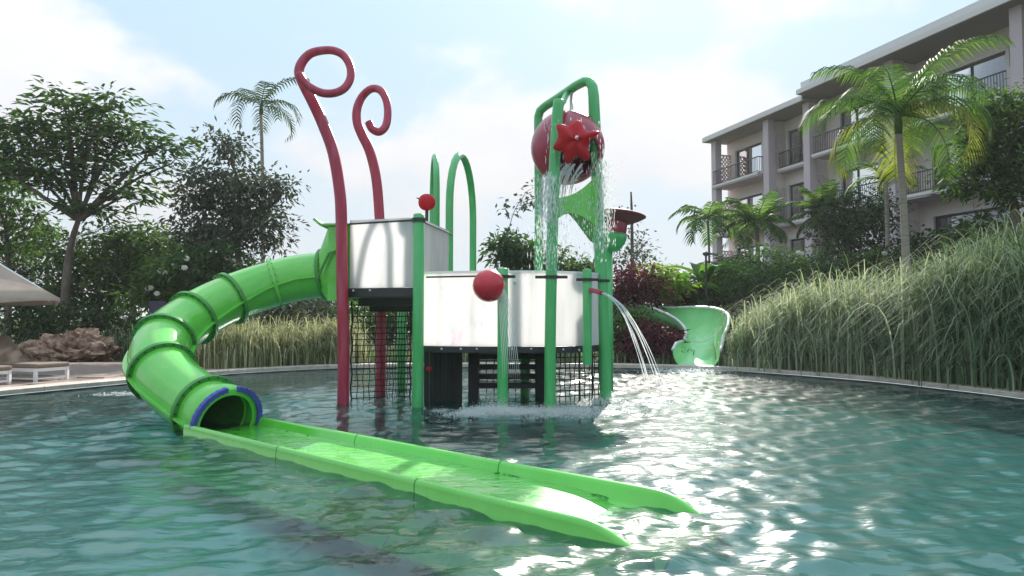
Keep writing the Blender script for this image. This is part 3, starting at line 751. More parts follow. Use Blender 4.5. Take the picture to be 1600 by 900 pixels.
# run-out
dr = Vector((.74,-.676,0)).normalized(); lat = Vector((.676,.74,0)).normalized()
c0 = Vector((-3.72,9.14,0)); Lr = 6.6
profR = [(-.86,-.36),(-.72,-.22),(-.54,-.12),(-.535,.075),(-.525,.105),(-.50,.118),(-.475,.108),(-.46,.085),(-.442,-.0),(-.40,-.04),(-.20,-.05),(0,-.055),(.20,-.05),(.40,-.04),(.442,-.0),(.46,.085),(.475,.108),(.50,.118),(.525,.105),(.535,.075),(.54,-.12),(.72,-.22),(.86,-.36)]
def chute_ring(d, inset=0):
    f = sstep(Lr-.62, Lr, d); pr = []
    sc = 1 - .10*f + .08*d/Lr - .06
    for x, z in profR: pr.append(c0 + dr*d + lat*x*sc + Vector((0,0, z - (.15*f*f if z > -.05 else .02*f) + inset)))
    return pr
ds = list(np.linspace(0, Lr-.7, 14)) + list(np.linspace(Lr-.6, Lr, 8))
rc = MB(); top = [chute_ring(d) for d in ds]; bot = [[p - Vector((0,0,.02)) for p in r_] for r_ in top]
rc.loft(top, closed=False); rc.loft([list(reversed(r_)) for r_ in bot], closed=False)
ro = rc.build('run_out', M['slide'], S, angle=60)
wet = MB(); nb = 33
dsb = list(np.linspace(-.05, 5.6, 40)) + [5.75, 5.9, 6.05, 6.2]
wet.loft([[c0 + dr*d + lat*((-.435+.87*k/(nb-1))) + Vector((0,0,.004 + .012*abs(-1+2*k/(nb-1))**6 - .10*sstep(5.3,6.2,d) + .004*math.sin(d*9+k*.35)*math.sin(k*.5+d*3))) for k in range(nb)] for d in dsb], closed=False)
wet.build('run_out_bed', M['wetslide'], ro, smooth=True)
for d in (1.9, 4.1):
    for sg in (-1, 1):
        p = c0 + dr*d + lat*.5*sg; MB().obox((p.x,p.y,-.36), dr*.09, lat*.05, (0,0,.26)).build('leg', M['slide_dark'], ro)
for d in (2.25, 4.45):                                # joint lines across the run-out
    j = MB(); r1 = [p + Vector((0,0,.003)) for p in chute_ring(d)]; r2 = [p + Vector((0,0,.003)) for p in chute_ring(d+.014)]
    j.loft([r1, r2], closed=False); j.build('joint_strip', M['slide_dark'], ro)
    
# ------------------------------------------------------------------ open flume on the right
fs = thing('flume_slide', 'open green flume dropping into the pool from the red shrubs', 'slide', at(1090,578,19.6))
fpth = catmull([at(960,494,24.6), at(1000,498,24.0), at(1045,504,23.2), at(1082,513,22.3), at(1103,527,21.4), at(1103,546,20.7), at(1094,561,20.2), at(1088,577,19.75)], 6)
fr2 = []; n_f = len(fpth)
for i in range(n_f):
    t = (fpth[min(i+1,n_f-1)]-fpth[max(i-1,0)]).normalized(); s_ = t.cross(Vector((0,0,1))).normalized(); u_ = Vector((0,0,1))
    k = i/(n_f-1); bank = .55*math.sin(math.pi*min(1,max(0,(k-.25)/.65)))
    r = .56 + .10*k
    ring = []
    for j in range(17):
        a = math.pi*(1 - j/16)                       # from left of travel (viewer's right) round below to the right
        lx = math.cos(a)*r; lz = -math.sin(a)*r*.95 + r*.95
        ring.append(fpth[i] + s_*lx*1.0 + u_*(lz - (.10) + bank*(-lx)*.75))
    fr2.append(ring)
half = n_f//2 + 3
for a_, b_ in ((0, n_f//3), (n_f//3, half), (half, n_f-1)):
    b = MB(); seg_ = fr2[a_:b_+1]; b.loft(seg_, closed=False); b.loft([[p - Vector((0,0,.03)) for p in reversed(r_)] for r_ in seg_], closed=False)
    so = b.build('flume_segment', M['flume'], fs, angle=60)
    for e_ in (0, -1):
        MB().tube([r_[e_] for r_ in seg_], .045, 8).build('rim', M['rim'], so, smooth=True)
MB().tube(fr2[half], .022, 6, cap=False).build('joint_rim', M['rim'], fs, smooth=True)

# ------------------------------------------------------------------ falling water
def drops(name, P, sizes, stretch, lab):
    P = np.asarray(P); n = len(P); octv = np.array([(1,0,0),(0,1,0),(-1,0,0),(0,-1,0),(0,0,1),(0,0,-1)], float)
    sv = np.ones((n,1,3)); sv[:,0,2] = stretch
    V = P[:,None,:] + octv[None]*sizes[:,None,None]*sv
    fa = np.array([(0,1,4),(1,2,4),(2,3,4),(3,0,4),(1,0,5),(2,1,5),(3,2,5),(0,3,5)])
    Fc = (fa[None] + (np.arange(n)*6)[:,None,None]).reshape(-1,3)
    return tag(npmesh(name, V.reshape(-1,3), Fc, M['spray'], smooth=True), lab, kind='stuff')
P = []
for i in range(2200):                                  # pouring from the bucket down the front and right posts
    sel = rng.random()
    if sel < .45: c = at(rng.normal(856, 11), 0, 11.25); zt = at(0, 276 + 150*rng.random()**1.3, 11.25).z; P.append((c.x, 11.25+rng.normal(0,.1), zt))
    elif sel < .75: c = at(rng.normal(940, 8), 0, 12.0); zt = at(0, 250 + 140*rng.random()**1.2, 12.0).z; P.append((c.x, 12.0+rng.normal(0,.06), zt))
    else: c = at(rng.uniform(850, 945), 0, 11.6); zt = at(0, rng.uniform(190, 410), 11.6).z; P.append((c.x, 11.55+rng.normal(0,.2), zt))
drops('bucket_spill', P, rng.uniform(.003, .0085, len(P)), rng.uniform(3, 10, len(P)), 'water drops falling from the tipping bucket')
b = MB()
for i in range(26):                                    # the pour itself
    a = C + ax*.48 + Vector((rng.normal(-.18,.1), 0, rng.normal(-.22,.05))); L = rng.uniform(.25,.8)
    sp = rng.uniform(.05,.3)
    b.tube([a, a + Vector((-.05-.1*sp,-.1*sp,-.15*L)), a + Vector((-.12-.2*sp,-.22*sp,-.45*L)), a + Vector((-.16-.28*sp,-.3*sp,-L))], [.02,.018,.014,.003], 5)
tag(b.build('bucket_pour', M['spray'], smooth=True), 'white water pouring from the bucket mouth', kind='stuff')
b = MB()
for i in range(9):                                     # ball sprayer jets
    x0 = bc.x + .12 + .012*i; sp = .10 + .02*i
    b.tube([(x0 + sp*tt*.9, 10.93 - .1*tt - .012*i, bc.z - .05 - .10*tt - 1.0*tt*tt) for tt in np.linspace(0, 1.12, 10)], [.006]*8+[.004,.002], 5)
tag(b.build('ball_spray', M['spray'], smooth=True), 'thin streams of water falling from the red ball', kind='stuff')
b = MB(); nz = at(940,458,11.3)
for i in range(9):                                     # nozzle jet
    v = .80 + .30*rng.random(); dy = rng.uniform(-.14,.2); w0 = rng.uniform(.003,.0075); ph = rng.uniform(0,6); t1 = rng.uniform(.8,.99)
    b.tube([(nz.x + v*tt + .006*math.sin(7*tt+ph), 11.3 + dy*tt, nz.z - .12*tt - 1.75*tt*tt + .01*math.sin(9*tt+ph)) for tt in np.linspace(0, t1, 16)], [w0*(1.3-.6*k/16+.35*math.sin(k*1.7+ph)) for k in range(16)], 6)
tag(b.build('nozzle_jet', M['spray'], smooth=True), 'arc of water shooting from the red nozzle', kind='stuff')
b = MB()
for i in range(70):
    px, D, r0_, r1_ = ((rng.normal(857,12), 11.2, 278, 330) if i % 2 else (rng.normal(940,8), 12.0, 250, 320))
    py = rng.uniform(r0_, r1_); L = rng.uniform(.15,.7); a = at(px, py, D + rng.normal(0,.05)); dx = rng.normal(0,.01); w0 = rng.uniform(.002,.006)
    b.tube([a + Vector((dx*k, 0, -L*k/5)) for k in range(6)], [w0*.4, w0, w0*1.2, w0*.8, w0*1.1, w0*.2], 5)
tag(b.build('water_streaks', M['spray'], smooth=True), 'thin sheets of water running down the bucket posts', kind='stuff')
P = []; Sz = []
def splash(px, D, sx, sy, h, n, s0=.003, s1=.013):
    n = int(n*2.2)
    c = at(px, 500, D)
    for i in range(n):
        x = c.x + rng.normal(0, sx); y = D + rng.normal(0, sy); z = -.012 + abs(rng.normal(0, h))*math.exp(-((x-c.x)/sx)**2*.3)
        P.append((x, y, z)); Sz.append(rng.uniform(s0, s1)*(1 if z < h else .6))
splash(775, 10.6, .30, .16, .09, 2600); splash(850, 10.7, .55, .2, .06, 1800); splash(900, 11.1, .6, .2, .04, 700)
splash(690, 10.9, .12, .1, .03, 150); splash(735, 10.5, .16, .2, .05, 500); splash(945, 11.9, .18, .12, .09, 400); splash(880, 10.4, .5, .22, .02, 500); splash(1022, 11.9, .25, .25, .05, 500); splash(1088, 19.3, .6, .3, .06, 700, .01, .03); splash(205, 13.4, .4, .14, .03, 300)
drops('splash', P, np.array(Sz), np.ones(len(P))*.75, 'white splash where falling water meets the pool')

# ------------------------------------------------------------------ vegetation builders
def leaf_arrays(P, A, L, W, up=None):
    """diamond leaves: P base (n,3), A axis (n,3), L length, W width"""
    n = len(P); A = A/np.linalg.norm(A, axis=1, keepdims=True)
    U = rng.normal(size=(n,3))*.5 + np.array([0,0,1.0]) if up is None else up
    Sd = np.cross(A, U); Sd /= np.linalg.norm(Sd, axis=1, keepdims=True)+1e-9
    Nn = np.cross(Sd, A)
    L = L[:,None]; W = W[:,None]
    mid = P + A*L*.45 + Nn*L*.06
    v = np.stack([P, mid + Sd*W*.5 - Nn*W*.12, P + A*L - np.array([0,0,1])*L*.12, mid - Sd*W*.5 - Nn*W*.12], 1).reshape(-1,3)
    k = np.arange(n)[:,None]*4
    f = np.concatenate([k+np.array([[0,1,2]]), k+np.array([[0,2,3]])], 1).reshape(-1,3)
    return v, f
class Leaves:
    def __init__(s): s.v = []; s.f = []; s.n = 0
    def add(s, v, f): s.v.append(v); s.f.append(f + s.n); s.n += len(v)
    def build(s, name, m, parent): return npmesh(name, np.concatenate(s.v), np.concatenate(s.f), m, parent)

LM = {
 'shade': leaf_mat('broad_green_leaf', [(.024,.055,.02),(.045,.10,.03),(.07,.135,.04),(.11,.17,.06)]),
 'feather': leaf_mat('feathery_green_leaf', [(.018,.045,.018),(.03,.075,.024),(.05,.105,.03),(.075,.14,.045)], transl=.3),
 'purple': leaf_mat('dusky_leaf', [(.035,.052,.038),(.06,.08,.06),(.075,.10,.065),(.10,.10,.09)], transl=.25, tcol=(1.2,1.3,.9)),
 'deep': leaf_mat('deep_green_leaf', [(.02,.045,.022),(.035,.075,.03),(.055,.10,.04)], transl=.22),
 'lime': leaf_mat('yellow_green_leaf', [(.09,.16,.025),(.14,.22,.03),(.2,.26,.05)], transl=.4),
 'redleaf': leaf_mat('maroon_leaf', [(.045,.012,.02),(.09,.018,.032),(.13,.03,.05),(.06,.03,.03)], transl=.3, tcol=(1.6,.9,.9)),
 'fine': leaf_mat('fine_grey_green_leaf', [(.03,.075,.03),(.05,.11,.045),(.08,.15,.06)], transl=.3),
 'palm': leaf_mat('palm_leaf', [(.04,.10,.03),(.07,.15,.035),(.12,.19,.05)], transl=.35, rough=.65),
 'palmyellow': leaf_mat('yellowing_palm_leaf', [(.13,.18,.03),(.2,.22,.04),(.26,.25,.06)], transl=.4, rough=.65),
 'banana': leaf_mat('banana_leaf', [(.06,.15,.03),(.09,.2,.045)], transl=.4, rough=.45),
 'grass': leaf_mat('variegated_grass_blade', [(.10,.16,.08),(.20,.27,.16),(.34,.39,.27),(.56,.58,.46)], transl=.35, tcol=(1.2,1.2,.8)),
 'grassdry': leaf_mat('cream_grass_blade', [(.10,.13,.055),(.23,.25,.13),(.38,.39,.24),(.52,.52,.37)], transl=.35, tcol=(1.15,1.1,.8)),
 'grassgreen': leaf_mat('green_grass_blade', [(.065,.125,.06),(.12,.19,.10),(.21,.28,.17),(.42,.47,.35)], transl=.35, tcol=(1.2,1.25,.8)),
}

def limb(mb, p, q, r0, r1, wob=.06, n=6, seg=7):
    p, q = Vector(p), Vector(q); L = (q-p).length; pts = []
    off = Vector((rng.normal(), rng.normal(), rng.normal()*.4))*wob*L
    for i in range(n+1):
        k = i/n; pts.append(p.lerp(q, k) + off*math.sin(math.pi*k) + Vector((0,0,.10*L*math.sin(math.pi*k))))
    mb.tube(pts, [r0+(r1-r0)*k/n for k in range(n+1)], seg, cap=False); return pts

def tree(name, label, trunk, ells, m, leaf_l, leaf_w, n_cl, per, rc, flat_=.55, group=None, droop=.25, cat='tree', tr=(.2,.07), horiz=False, forks=4, blooms=0):
    """trunk: list of world points; ells: (centre, (rx,ry,rz)); leaves grow in clumps at the twig ends"""
    b0 = Vector(trunk[0]); root = thing(name, label, cat, b0, group)
    tk = MB(); tp = catmull(trunk, 5); tk.tube(tp, [tr[0]+(tr[1]-tr[0])*(i/(len(tp)-1))**.8 for i in range(len(tp))], 10, cap=False)
    lv = Leaves(); cents = []
    wts = np.array([r[0]*r[1]*r[2] for _, r in ells])**.75; wts /= wts.sum()
    tries = 0
    while len(cents) < n_cl and tries < n_cl*20:
        tries += 1
        c, r = ells[rng.choice(len(ells), p=wts)]
        d = rng.normal(size=3); d /= np.linalg.norm(d); rad = rng.random()**.42
        p = np.array(c) + d*rad*np.array(r)
        if p[2] < b0.z + .05: continue
        if cents and min(np.linalg.norm(p-q_) for q_ in cents) < rc*.55: continue
        cents.append(p)
    top = Vector(tp[-1]); nodes = [Vector(p) for p in tp[len(tp)//3:]]
    mains = []
    for c, r in ells:
        cc = Vector(c); st = min(nodes, key=lambda q_: (q_-cc).length + max(0, q_.z-cc.z)*2)
        mains += limb(tk, st, cc - Vector((0,0,r[2]*.25)), tr[1]*.95, tr[1]*.35, .08)
    nodes += mains
    for p in cents:
        v = Vector(p); st = min(nodes, key=lambda q_: (q_-v).length + max(0, q_.z-v.z)*1.5)
        pts = limb(tk, st, v, tr[1]*.30, tr[1]*.06, .08, 4, 4)
        k = int(per*rng.uniform(.55, 1.35))
        rad = rc*rng.uniform(.7, 1.25)
        dirs = rng.normal(size=(k,3)); dirs[:,2] *= flat_
        pos = np.array(p) + dirs*rad*.42
        axs = dirs/np.linalg.norm(dirs, axis=1, keepdims=True)*(1.0) + rng.normal(size=(k,3))*.45; axs[:,2] -= droop
        if horiz: axs[:,2] *= .45
        vv, ff = leaf_arrays(pos, axs, rng.uniform(.45,1.4,k)*leaf_l, rng.uniform(.55,1.35,k)*leaf_w)
        lv.add(vv, ff)
    tk.build('trunk', M['bark'], root, smooth=True)
    lv.build('crown', m, root)
    for i in range(blooms):
        p = Vector(cents[int(rng.integers(len(cents)))]) + Vector((rng.normal(0,.1), -rc*.6-abs(rng.normal(0,.15)), rng.normal(0,.15)))
        f = MB()
        for k in range(6):
            a = k*1.05; d = Vector((math.cos(a), -.35, math.sin(a)*.8))*.085
            f.tube([p + d*.1, p + d*.75, p + d*1.2], [.03,.055,.012], 5)
        f.build('flower', M['flower'], root, smooth=True)
    return root

def E_(px, py, D, rx, rz, ry=None):      # crown ellipsoid seen at px, py with pixel radii rx, rz
    c = at(px, py, D); s_ = D/F; return (tuple(c), (rx*s_, (ry or rx*.8)*s_, rz*s_))
def base_at(px, D): p = at(px, 500, D); return Vector((p.x, D, gz(p.x, D)-.05))

# big feathery tree on the left
D = 26
tree('feathery_tree', 'tall feathery tree with forked trunk behind the brown rock', [base_at(101,D), at(104,440,D), at(112,380,D), at(122,345,D)],
     [E_(190,212,D,50,18), E_(130,182,D,70,20), E_(65,205,D,70,24), E_(110,235,D,80,22), E_(245,228,D,45,12), E_(268,252,D,22,16), E_(15,240,D,60,26), E_(95,140,D,24,8), E_(180,150,D,22,7), E_(200,300,D,42,18), E_(150,325,D,40,16), E_(60,275,D,60,18), E_(120,280,D,50,20), E_(215,262,D,34,14), E_(-20,215,D,40,26)],
     LM['feather'], .40, .14, 135, 38, .95, flat_=.25, droop=.22, tr=(.20,.085), horiz=True)
# further left: a second clump running out of the frame
tree('leafy_tree', 'bright leafy tree at the left edge behind the parasol', [base_at(12,29), at(14,430,29), at(10,360,29)],
     [E_(15,315,29,55,40), E_(-40,260,29,60,50), E_(45,350,29,35,30), E_(10,385,29,50,30)], LM['shade'], .30, .13, 80, 44, .7, tr=(.16,.08))
tree('slender_tree', 'slim young tree seen between two trunks on the left', [base_at(76,33), at(75,430,33), at(75,385,33)],
     [E_(74,362,33,24,13), E_(60,384,33,22,12)], LM['shade'], .3, .13, 20, 34, .6, tr=(.09,.05))
D = 25
tree('dusky_tree', 'dusky dense small leaved tree under the distant palm', [base_at(372,D), at(372,430,D), at(370,340,D)],
     [E_(365,285,D,70,40), E_(352,235,D,38,30), E_(400,310,D,55,42), E_(318,315,D,42,42), E_(370,370,D,80,45), E_(300,270,D,26,22), E_(425,350,D,30,30), E_(330,360,D,60,40), E_(440,300,D,18,22)],
     LM['purple'], .23, .11, 170, 46, .62, flat_=.7, tr=(.17,.09))
# dark backing trees on the left
def dark_tree(px, py, D, rx, rz, lab, m='deep', n=60, leaf=.26, per=44, rc=.8, **kw):
    tree('dark_tree', lab, [base_at(px,D), at(px+4,(py+505)/2,D), at(px,py,D)], [E_(px,py,D,rx,rz), E_(px-rx*.45,py+rz*.55,D-.4,rx*.6,rz*.7), E_(px+rx*.45,py+rz*.5,D+.4,rx*.62,rz*.7)],
         LM[m], leaf, leaf*.45, n, per, rc, group='dark trees behind the slide', tr=(.15,.07), **kw)
dark_tree(40, 430, 31, 85, 55, 'dark low tree behind the parasol and loungers', n=80)
dark_tree(150, 420, 29, 70, 60, 'dark tree directly right of the forked trunk', n=80)
dark_tree(205, 395, 27.5, 60, 50, 'dark rounded tree above the upper bend of the tube slide', 'shade', n=80)
dark_tree(262, 410, 30, 60, 50, 'dark tree between the rounded tree and the dusky tree', n=70)
dark_tree(345, 440, 29, 75, 45, 'dark tree at the foot of the dusky tree', n=70)
dark_tree(452, 455, 33, 62, 36, 'low dark tree behind the middle of the tube slide', 'shade', n=60)
tree('plumeria_shrub', 'plumeria shrub with white flowers above the tube slide', [base_at(262,22.5), at(262,480,22.5), at(264,450,22.5)],
     [E_(268,432,22.5,38,32), E_(235,462,22.5,34,20), E_(300,420,22.5,30,34)], LM['shade'], .34, .10, 46, 26, .5, droop=.1, cat='shrub', tr=(.08,.05), blooms=9)
tree('frangipani_shrub', 'shrub with few white flowers left of the dusky tree trunk', [base_at(345,22.5), at(344,470,22.5), at(346,425,22.5)],
     [E_(350,420,22.5,42,34), E_(320,400,22.5,28,26), E_(385,430,22.5,40,26)], LM['deep'], .32, .10, 46, 28, .5, droop=.1, cat='shrub', tr=(.08,.05), blooms=4)

# shrubs along the far edge, left to right
def shrub(px, py, D, rx, rz, lab, m, n=26, leaf=.2, lw=.45, per=46, rc=.5, name='shrub', grp='shrubs beyond the far pool edge', **kw):
    tree(name, lab, [base_at(px,D), at(px+2,(py+540)/2,D), at(px,py+rz*.2,D)], [E_(px,py,D,rx,rz), E_(px-rx*.5,py+rz*.5,D,rx*.6,rz*.6), E_(px+rx*.5,py+rz*.5,D,rx*.6,rz*.6)],
         LM[m], leaf, leaf*lw, n, per, rc, group=grp, cat='shrub', tr=(.06,.035), **kw)
shrub(70, 500, 24.5, 60, 34, 'low dark shrub behind the brown rock', 'deep', 34)
shrub(165, 500, 25, 50, 36, 'low dark shrub between the rock and the tube slide', 'deep', 34)
shrub(265, 520, 24, 46, 34, 'dark shrub behind the left bend of the tube slide', 'deep', 30)
shrub(350, 535, 20.9, 32, 34, 'clipped dark shrub under the tube slide', 'deep', 34, .15)
shrub(455, 478, 24, 70, 26, 'twiggy brown green shrub behind the cream grass', 'purple', 34)
shrub(560, 490, 25, 60, 50, 'dark shrub seen through the net under the upper deck', 'shade', 40)
shrub(650, 490, 26, 60, 46, 'dark shrub behind the green corner post', 'deep', 34)
shrub(740, 500, 26, 60, 46, 'dark shrub behind the red ball', 'deep', 34)
shrub(800, 392, 27, 32, 26, 'pale green shrub showing above the white panels', 'fine', 28, .3, .5)
shrub(855, 405, 28, 34, 26, 'green shrub behind the leaning bucket post', 'shade', 26, .3, .5)
shrub(905, 420, 27, 26, 18, 'round shrub seen between the bucket posts', 'shade', 20, .24)
shrub(985, 412, 27, 34, 32, 'bare purplish shrub behind the mushroom sprayer', 'purple', 26, .18, rc=.55, per=26)
shrub(850, 480, 25, 70, 50, 'dark shrub filling behind the white panels', 'deep', 34)
shrub(985, 448, 23.6, 36, 26, 'maroon leaved shrub right of the bucket frame', 'redleaf', 32, .32, .22)
shrub(1030, 440, 24.4, 32, 26, 'yellow green shrub beside the banana plants', 'lime', 30, .22)
shrub(1018, 534, 21.4, 36, 20, 'deep maroon shrub left of the open flume', 'redleaf', 46, .34, .2)
shrub(985, 520, 22.2, 36, 40, 'green shrub at the pool edge below the water jet', 'shade', 40, .2)
shrub(1078, 462, 25.6, 30, 34, 'dark shrub behind the end of the open flume', 'deep', 30)
shrub(1120, 455, 26, 30, 32, 'yellow green shrub left of the feathery grey shrub', 'lime', 26, .2)
shrub(1190, 440, 25, 58, 56, 'large feathery grey green shrub below the building corner', 'fine', 90, .18, .3, 60, .6)
shrub(1275, 430, 25.5, 52, 44, 'grey green shrub right of the feathery shrub', 'fine', 56, .2, .35, 50, .6, blooms=4)
shrub(1345, 350, 28, 52, 52, 'tall dark green shrub left of the big palm trunk', 'deep', 80, .22, .4, 50, .7)
shrub(1360, 425, 24.5, 60, 36, 'dark shrub behind the middle of the tall grass', 'shade', 50, .26, .4, blooms=3)
shrub(1450, 400, 23.5, 46, 34, 'dark shrub at the foot of the big palm', 'deep', 44, .22)
shrub(1540, 370, 22, 60, 40, 'dark shrub under the right hand tree', 'shade', 50, .22)
shrub(1112, 500, 25.0, 50, 40, 'dark shrub behind the mouth of the open flume', 'deep', 44)
# tree at the right edge
D = 21
tree('spreading_tree', 'spreading dark green tree at the right edge before the building', [base_at(1592,D), at(1590,380,D), at(1584,320,D), at(1575,270,D)],
     [E_(1560,200,D,62,48), E_(1600,235,D,60,70), E_(1530,245,D,44,40), E_(1545,170,D,50,26), E_(1580,290,D,60,36), E_(1620,180,D,60,50), E_(1512,285,D,34,22)],
     LM['shade'], .26, .10, 120, 46, .62, flat_=.45, tr=(.17,.09))
tree('bare_tree', 'thin bare tree with dark straight stem behind the mushroom sprayer', [base_at(988,29), at(988,420,29), at(987,335,29), at(986,300,29)],
     [E_(988,390,29,36,34), E_(985,340,29,16,20)], LM['purple'], .2, .09, 24, 14, .5, tr=(.11,.035))
tree('wispy_tree', 'wispy little tree with loose sprigs left of the bucket frame', [base_at(788,30), at(786,420,30), at(800,340,30), at(822,300,30)],
     [E_(812,320,30,26,26), E_(835,290,30,12,14), E_(790,370,30,20,16)], LM['purple'], .28, .13, 16, 9, .45, tr=(.025,.012))

# the far garden reads as one dark mass under the trees
def hedge(name, lab, pts, h, n, m, depth=1.6, l=.34):
    P = []; A = []
    seg = [Vector(p) for p in pts]
    for i in range(n):
        k = rng.random()*(len(seg)-1); a = int(k); c = seg[a].lerp(seg[a+1], k-a)
        hh = h*(.75 + .25*mnoise.noise(Vector((c.x*.35, c.y*.35, 3))) + .12*mnoise.noise(Vector((c.x*1.3, c.y*1.3, 9))))
        P.append((c.x + rng.normal(0,.4), c.y + rng.normal(0, depth*.5), gz(c.x, c.y) + hh*(1-rng.random()**1.6*.98)))
        A.append((rng.normal(), rng.normal()-.3, rng.normal()*.6-.1))
    v, f = leaf_arrays(np.array(P), np.array(A), rng.uniform(.6,1.3,n)*l, rng.uniform(.3,.55,n)*l)
    return tag(npmesh(name, v, f, m), lab, kind='stuff')
hedge('far_hedge', 'dark mass of garden foliage under the left hand trees', [(-34,33,0),(-22,32,0),(-12,31,0),(-5,31,0)], 3.4, 9000, LM['deep'])
hedge('far_hedge', 'dark mass of garden foliage behind the tower', [(-6,29,0),(2,28.5,0),(9,28.5,0)], 2.2, 5000, LM['deep'])
hedge('far_hedge', 'dark mass of garden foliage at the foot of the hotel', [(8,29,0),(13,28,0),(17,25,0),(20,20,0)], 3.0, 7000, LM['deep'])

# palms
def frond(mb_leaves, base_p, az, el, L, droop, n=26, lw=.045, ll=.55, twist=0.0, vdroop=.35):
    """arching rachis with drooping leaflets; returns rachis points"""
    d = Vector((math.cos(az), math.sin(az), 0)); pts = []; p = Vector(base_p); ang = el; st = L/n
    for i in range(n+1):
        pts.append(p.copy()); p = p + (d*math.cos(ang) + Vector((0,0,1))*math.sin(ang))*st; ang -= droop/n*(.4+1.2*i/n)
    side = Vector((-d.y, d.x, 0)); vs = []; fs_ = []
    k0 = 0
    for i in range(2, n+1):
        k = i/n; l = ll*(.55 + .9*math.sin(math.pi*min(1, .12+k*.86)))*.75
        t = (pts[i]-pts[i-1]).normalized(); nn = side.cross(t)
        for sg in (-1, 1):
            a = (side*sg*.86 + t*.55 + nn*(.25 if vdroop < .5 else -.1) + Vector((0,0,rng.normal(0,.08)))).normalized()
            b0 = pts[i]; m_ = b0 + a*l*.5 - Vector((0,0,vdroop*l*.12)); e_ = b0 + a*l*.95 - Vector((0,0,vdroop*l*.65))
            wv = t*lw
            q_ = [b0 - wv*.4, b0 + wv*.4, m_ + wv*.5, m_ - wv*.5, e_]
            vs += [tuple(x) for x in q_]; fs_ += [(k0,k0+1,k0+2),(k0,k0+2,k0+3),(k0+3,k0+2,k0+4)]; k0 += 5
    return pts, np.array(vs), np.array(fs_)
def palm(name, label, basep, topp, r0, r1, nfr, L, lm, el=(1.25,-.2), droop=(1.2,2.1), ll=.55, lw=.05, n=26, vd=.5, lean=None, yellow=0, crown=True, group=None, az0=0, bend=.1):
    root = thing(name, label, 'palm tree', basep, group)
    pts = [Vector(basep).lerp(Vector(topp), k/10) + Vector((bend*math.sin(math.pi*k/10),0,0)) for k in range(11)]
    MB().tube(pts, [r0+(r1-r0)*k/10 for k in range(11)], 12).build('trunk', M['palmbark'], root, smooth=True)
    tp = Vector(topp)
    if crown:
        MB().tube([tp - Vector((0,0,.05)), tp + Vector((0,0,.25)), tp + Vector((0,0,.6))], [r1*1.15, r1*1.25, r1*.5], 10).build('crown_shaft', LM['palm'], root, smooth=True)
    for i in range(nfr):
        az = az0 + i*2.4 + rng.normal(0,.15); k = (i+.5)/nfr; e_ = el[0] + (el[1]-el[0])*k + rng.normal(0,.08); dr_ = droop[0] + (droop[1]-droop[0])*k
        rp, v, f = frond(None, tp + Vector((0,0,.45 if crown else .1)), az, e_, L*rng.uniform(.88,1.1), dr_, n, lw, ll, vdroop=vd)
        mm = LM['palmyellow'] if i >= nfr - yellow else lm
        fo = npmesh('frond', v, f, mm, root)
        MB().tube(rp[::3], [max(.006,.028*(1-j/(len(rp[::3])))) for j in range(len(rp[::3]))], 5, cap=False).build('rachis', mm, fo, smooth=True)
    return root
Dp = 19.5
palm('tall_palm', 'big palm with yellowing lower fronds before the building', base_at(1418,Dp), at(1404,207,Dp), .115, .085, 17, 3.1, LM['palm'], el=(1.25,.1), droop=(1.5,3.0), ll=.80, lw=.05, n=40, vd=.85, yellow=3, az0=.6, bend=.05)
palm('tall_palm', 'thin distant palm rising above the dusky tree', base_at(409,38), at(408,178,38), .12, .09, 9, 3.0, LM['deep'], el=(1.1,.1), droop=(1.4,2.9), ll=.75, lw=.10, n=18, vd=.9, az0=.2)
palm('small_palm', 'loose drooping palm on a thin stem at the building corner', base_at(1103,31), at(1106,345,31), .055, .05, 14, 1.7, LM['palm'], el=(1.1,-.1), droop=(1.4,2.6), ll=.6, lw=.10, n=16, vd=.8, crown=False)
palm('small_palm', 'bushy green palm in front of the lowest lit balcony', base_at(1180,31), at(1182,352,31), .1, .09, 22, 1.7, LM['palm'], el=(1.3,-.1), droop=(.9,1.8), ll=.6, lw=.09, n=16, vd=.3, crown=False)
palm('small_palm', 'dark round headed palm right of the second column', base_at(1290,29), at(1287,335,29), .13, .11, 26, 1.4, LM['shade'], el=(1.4,-.5), droop=(.7,1.4), ll=.55, lw=.085, n=14, vd=.3, crown=False)
palm('small_palm', 'small palm fronds left of the big palm trunk', base_at(1380,25), at(1384,285,25), .08, .07, 12, 1.5, LM['palm'], el=(1.2,0), droop=(1.0,2.0), ll=.5, lw=.05, n=16, vd=.5, crown=False)
palm('small_palm', 'dark palm leaning over the shrubs at the left building bay', base_at(1140,30), at(1140,430,30), .09, .08, 12, 1.5, LM['deep'], el=(1.2,.1), droop=(1.0,2.0), ll=.6, lw=.07, n=16, vd=.5, crown=False)
MB()
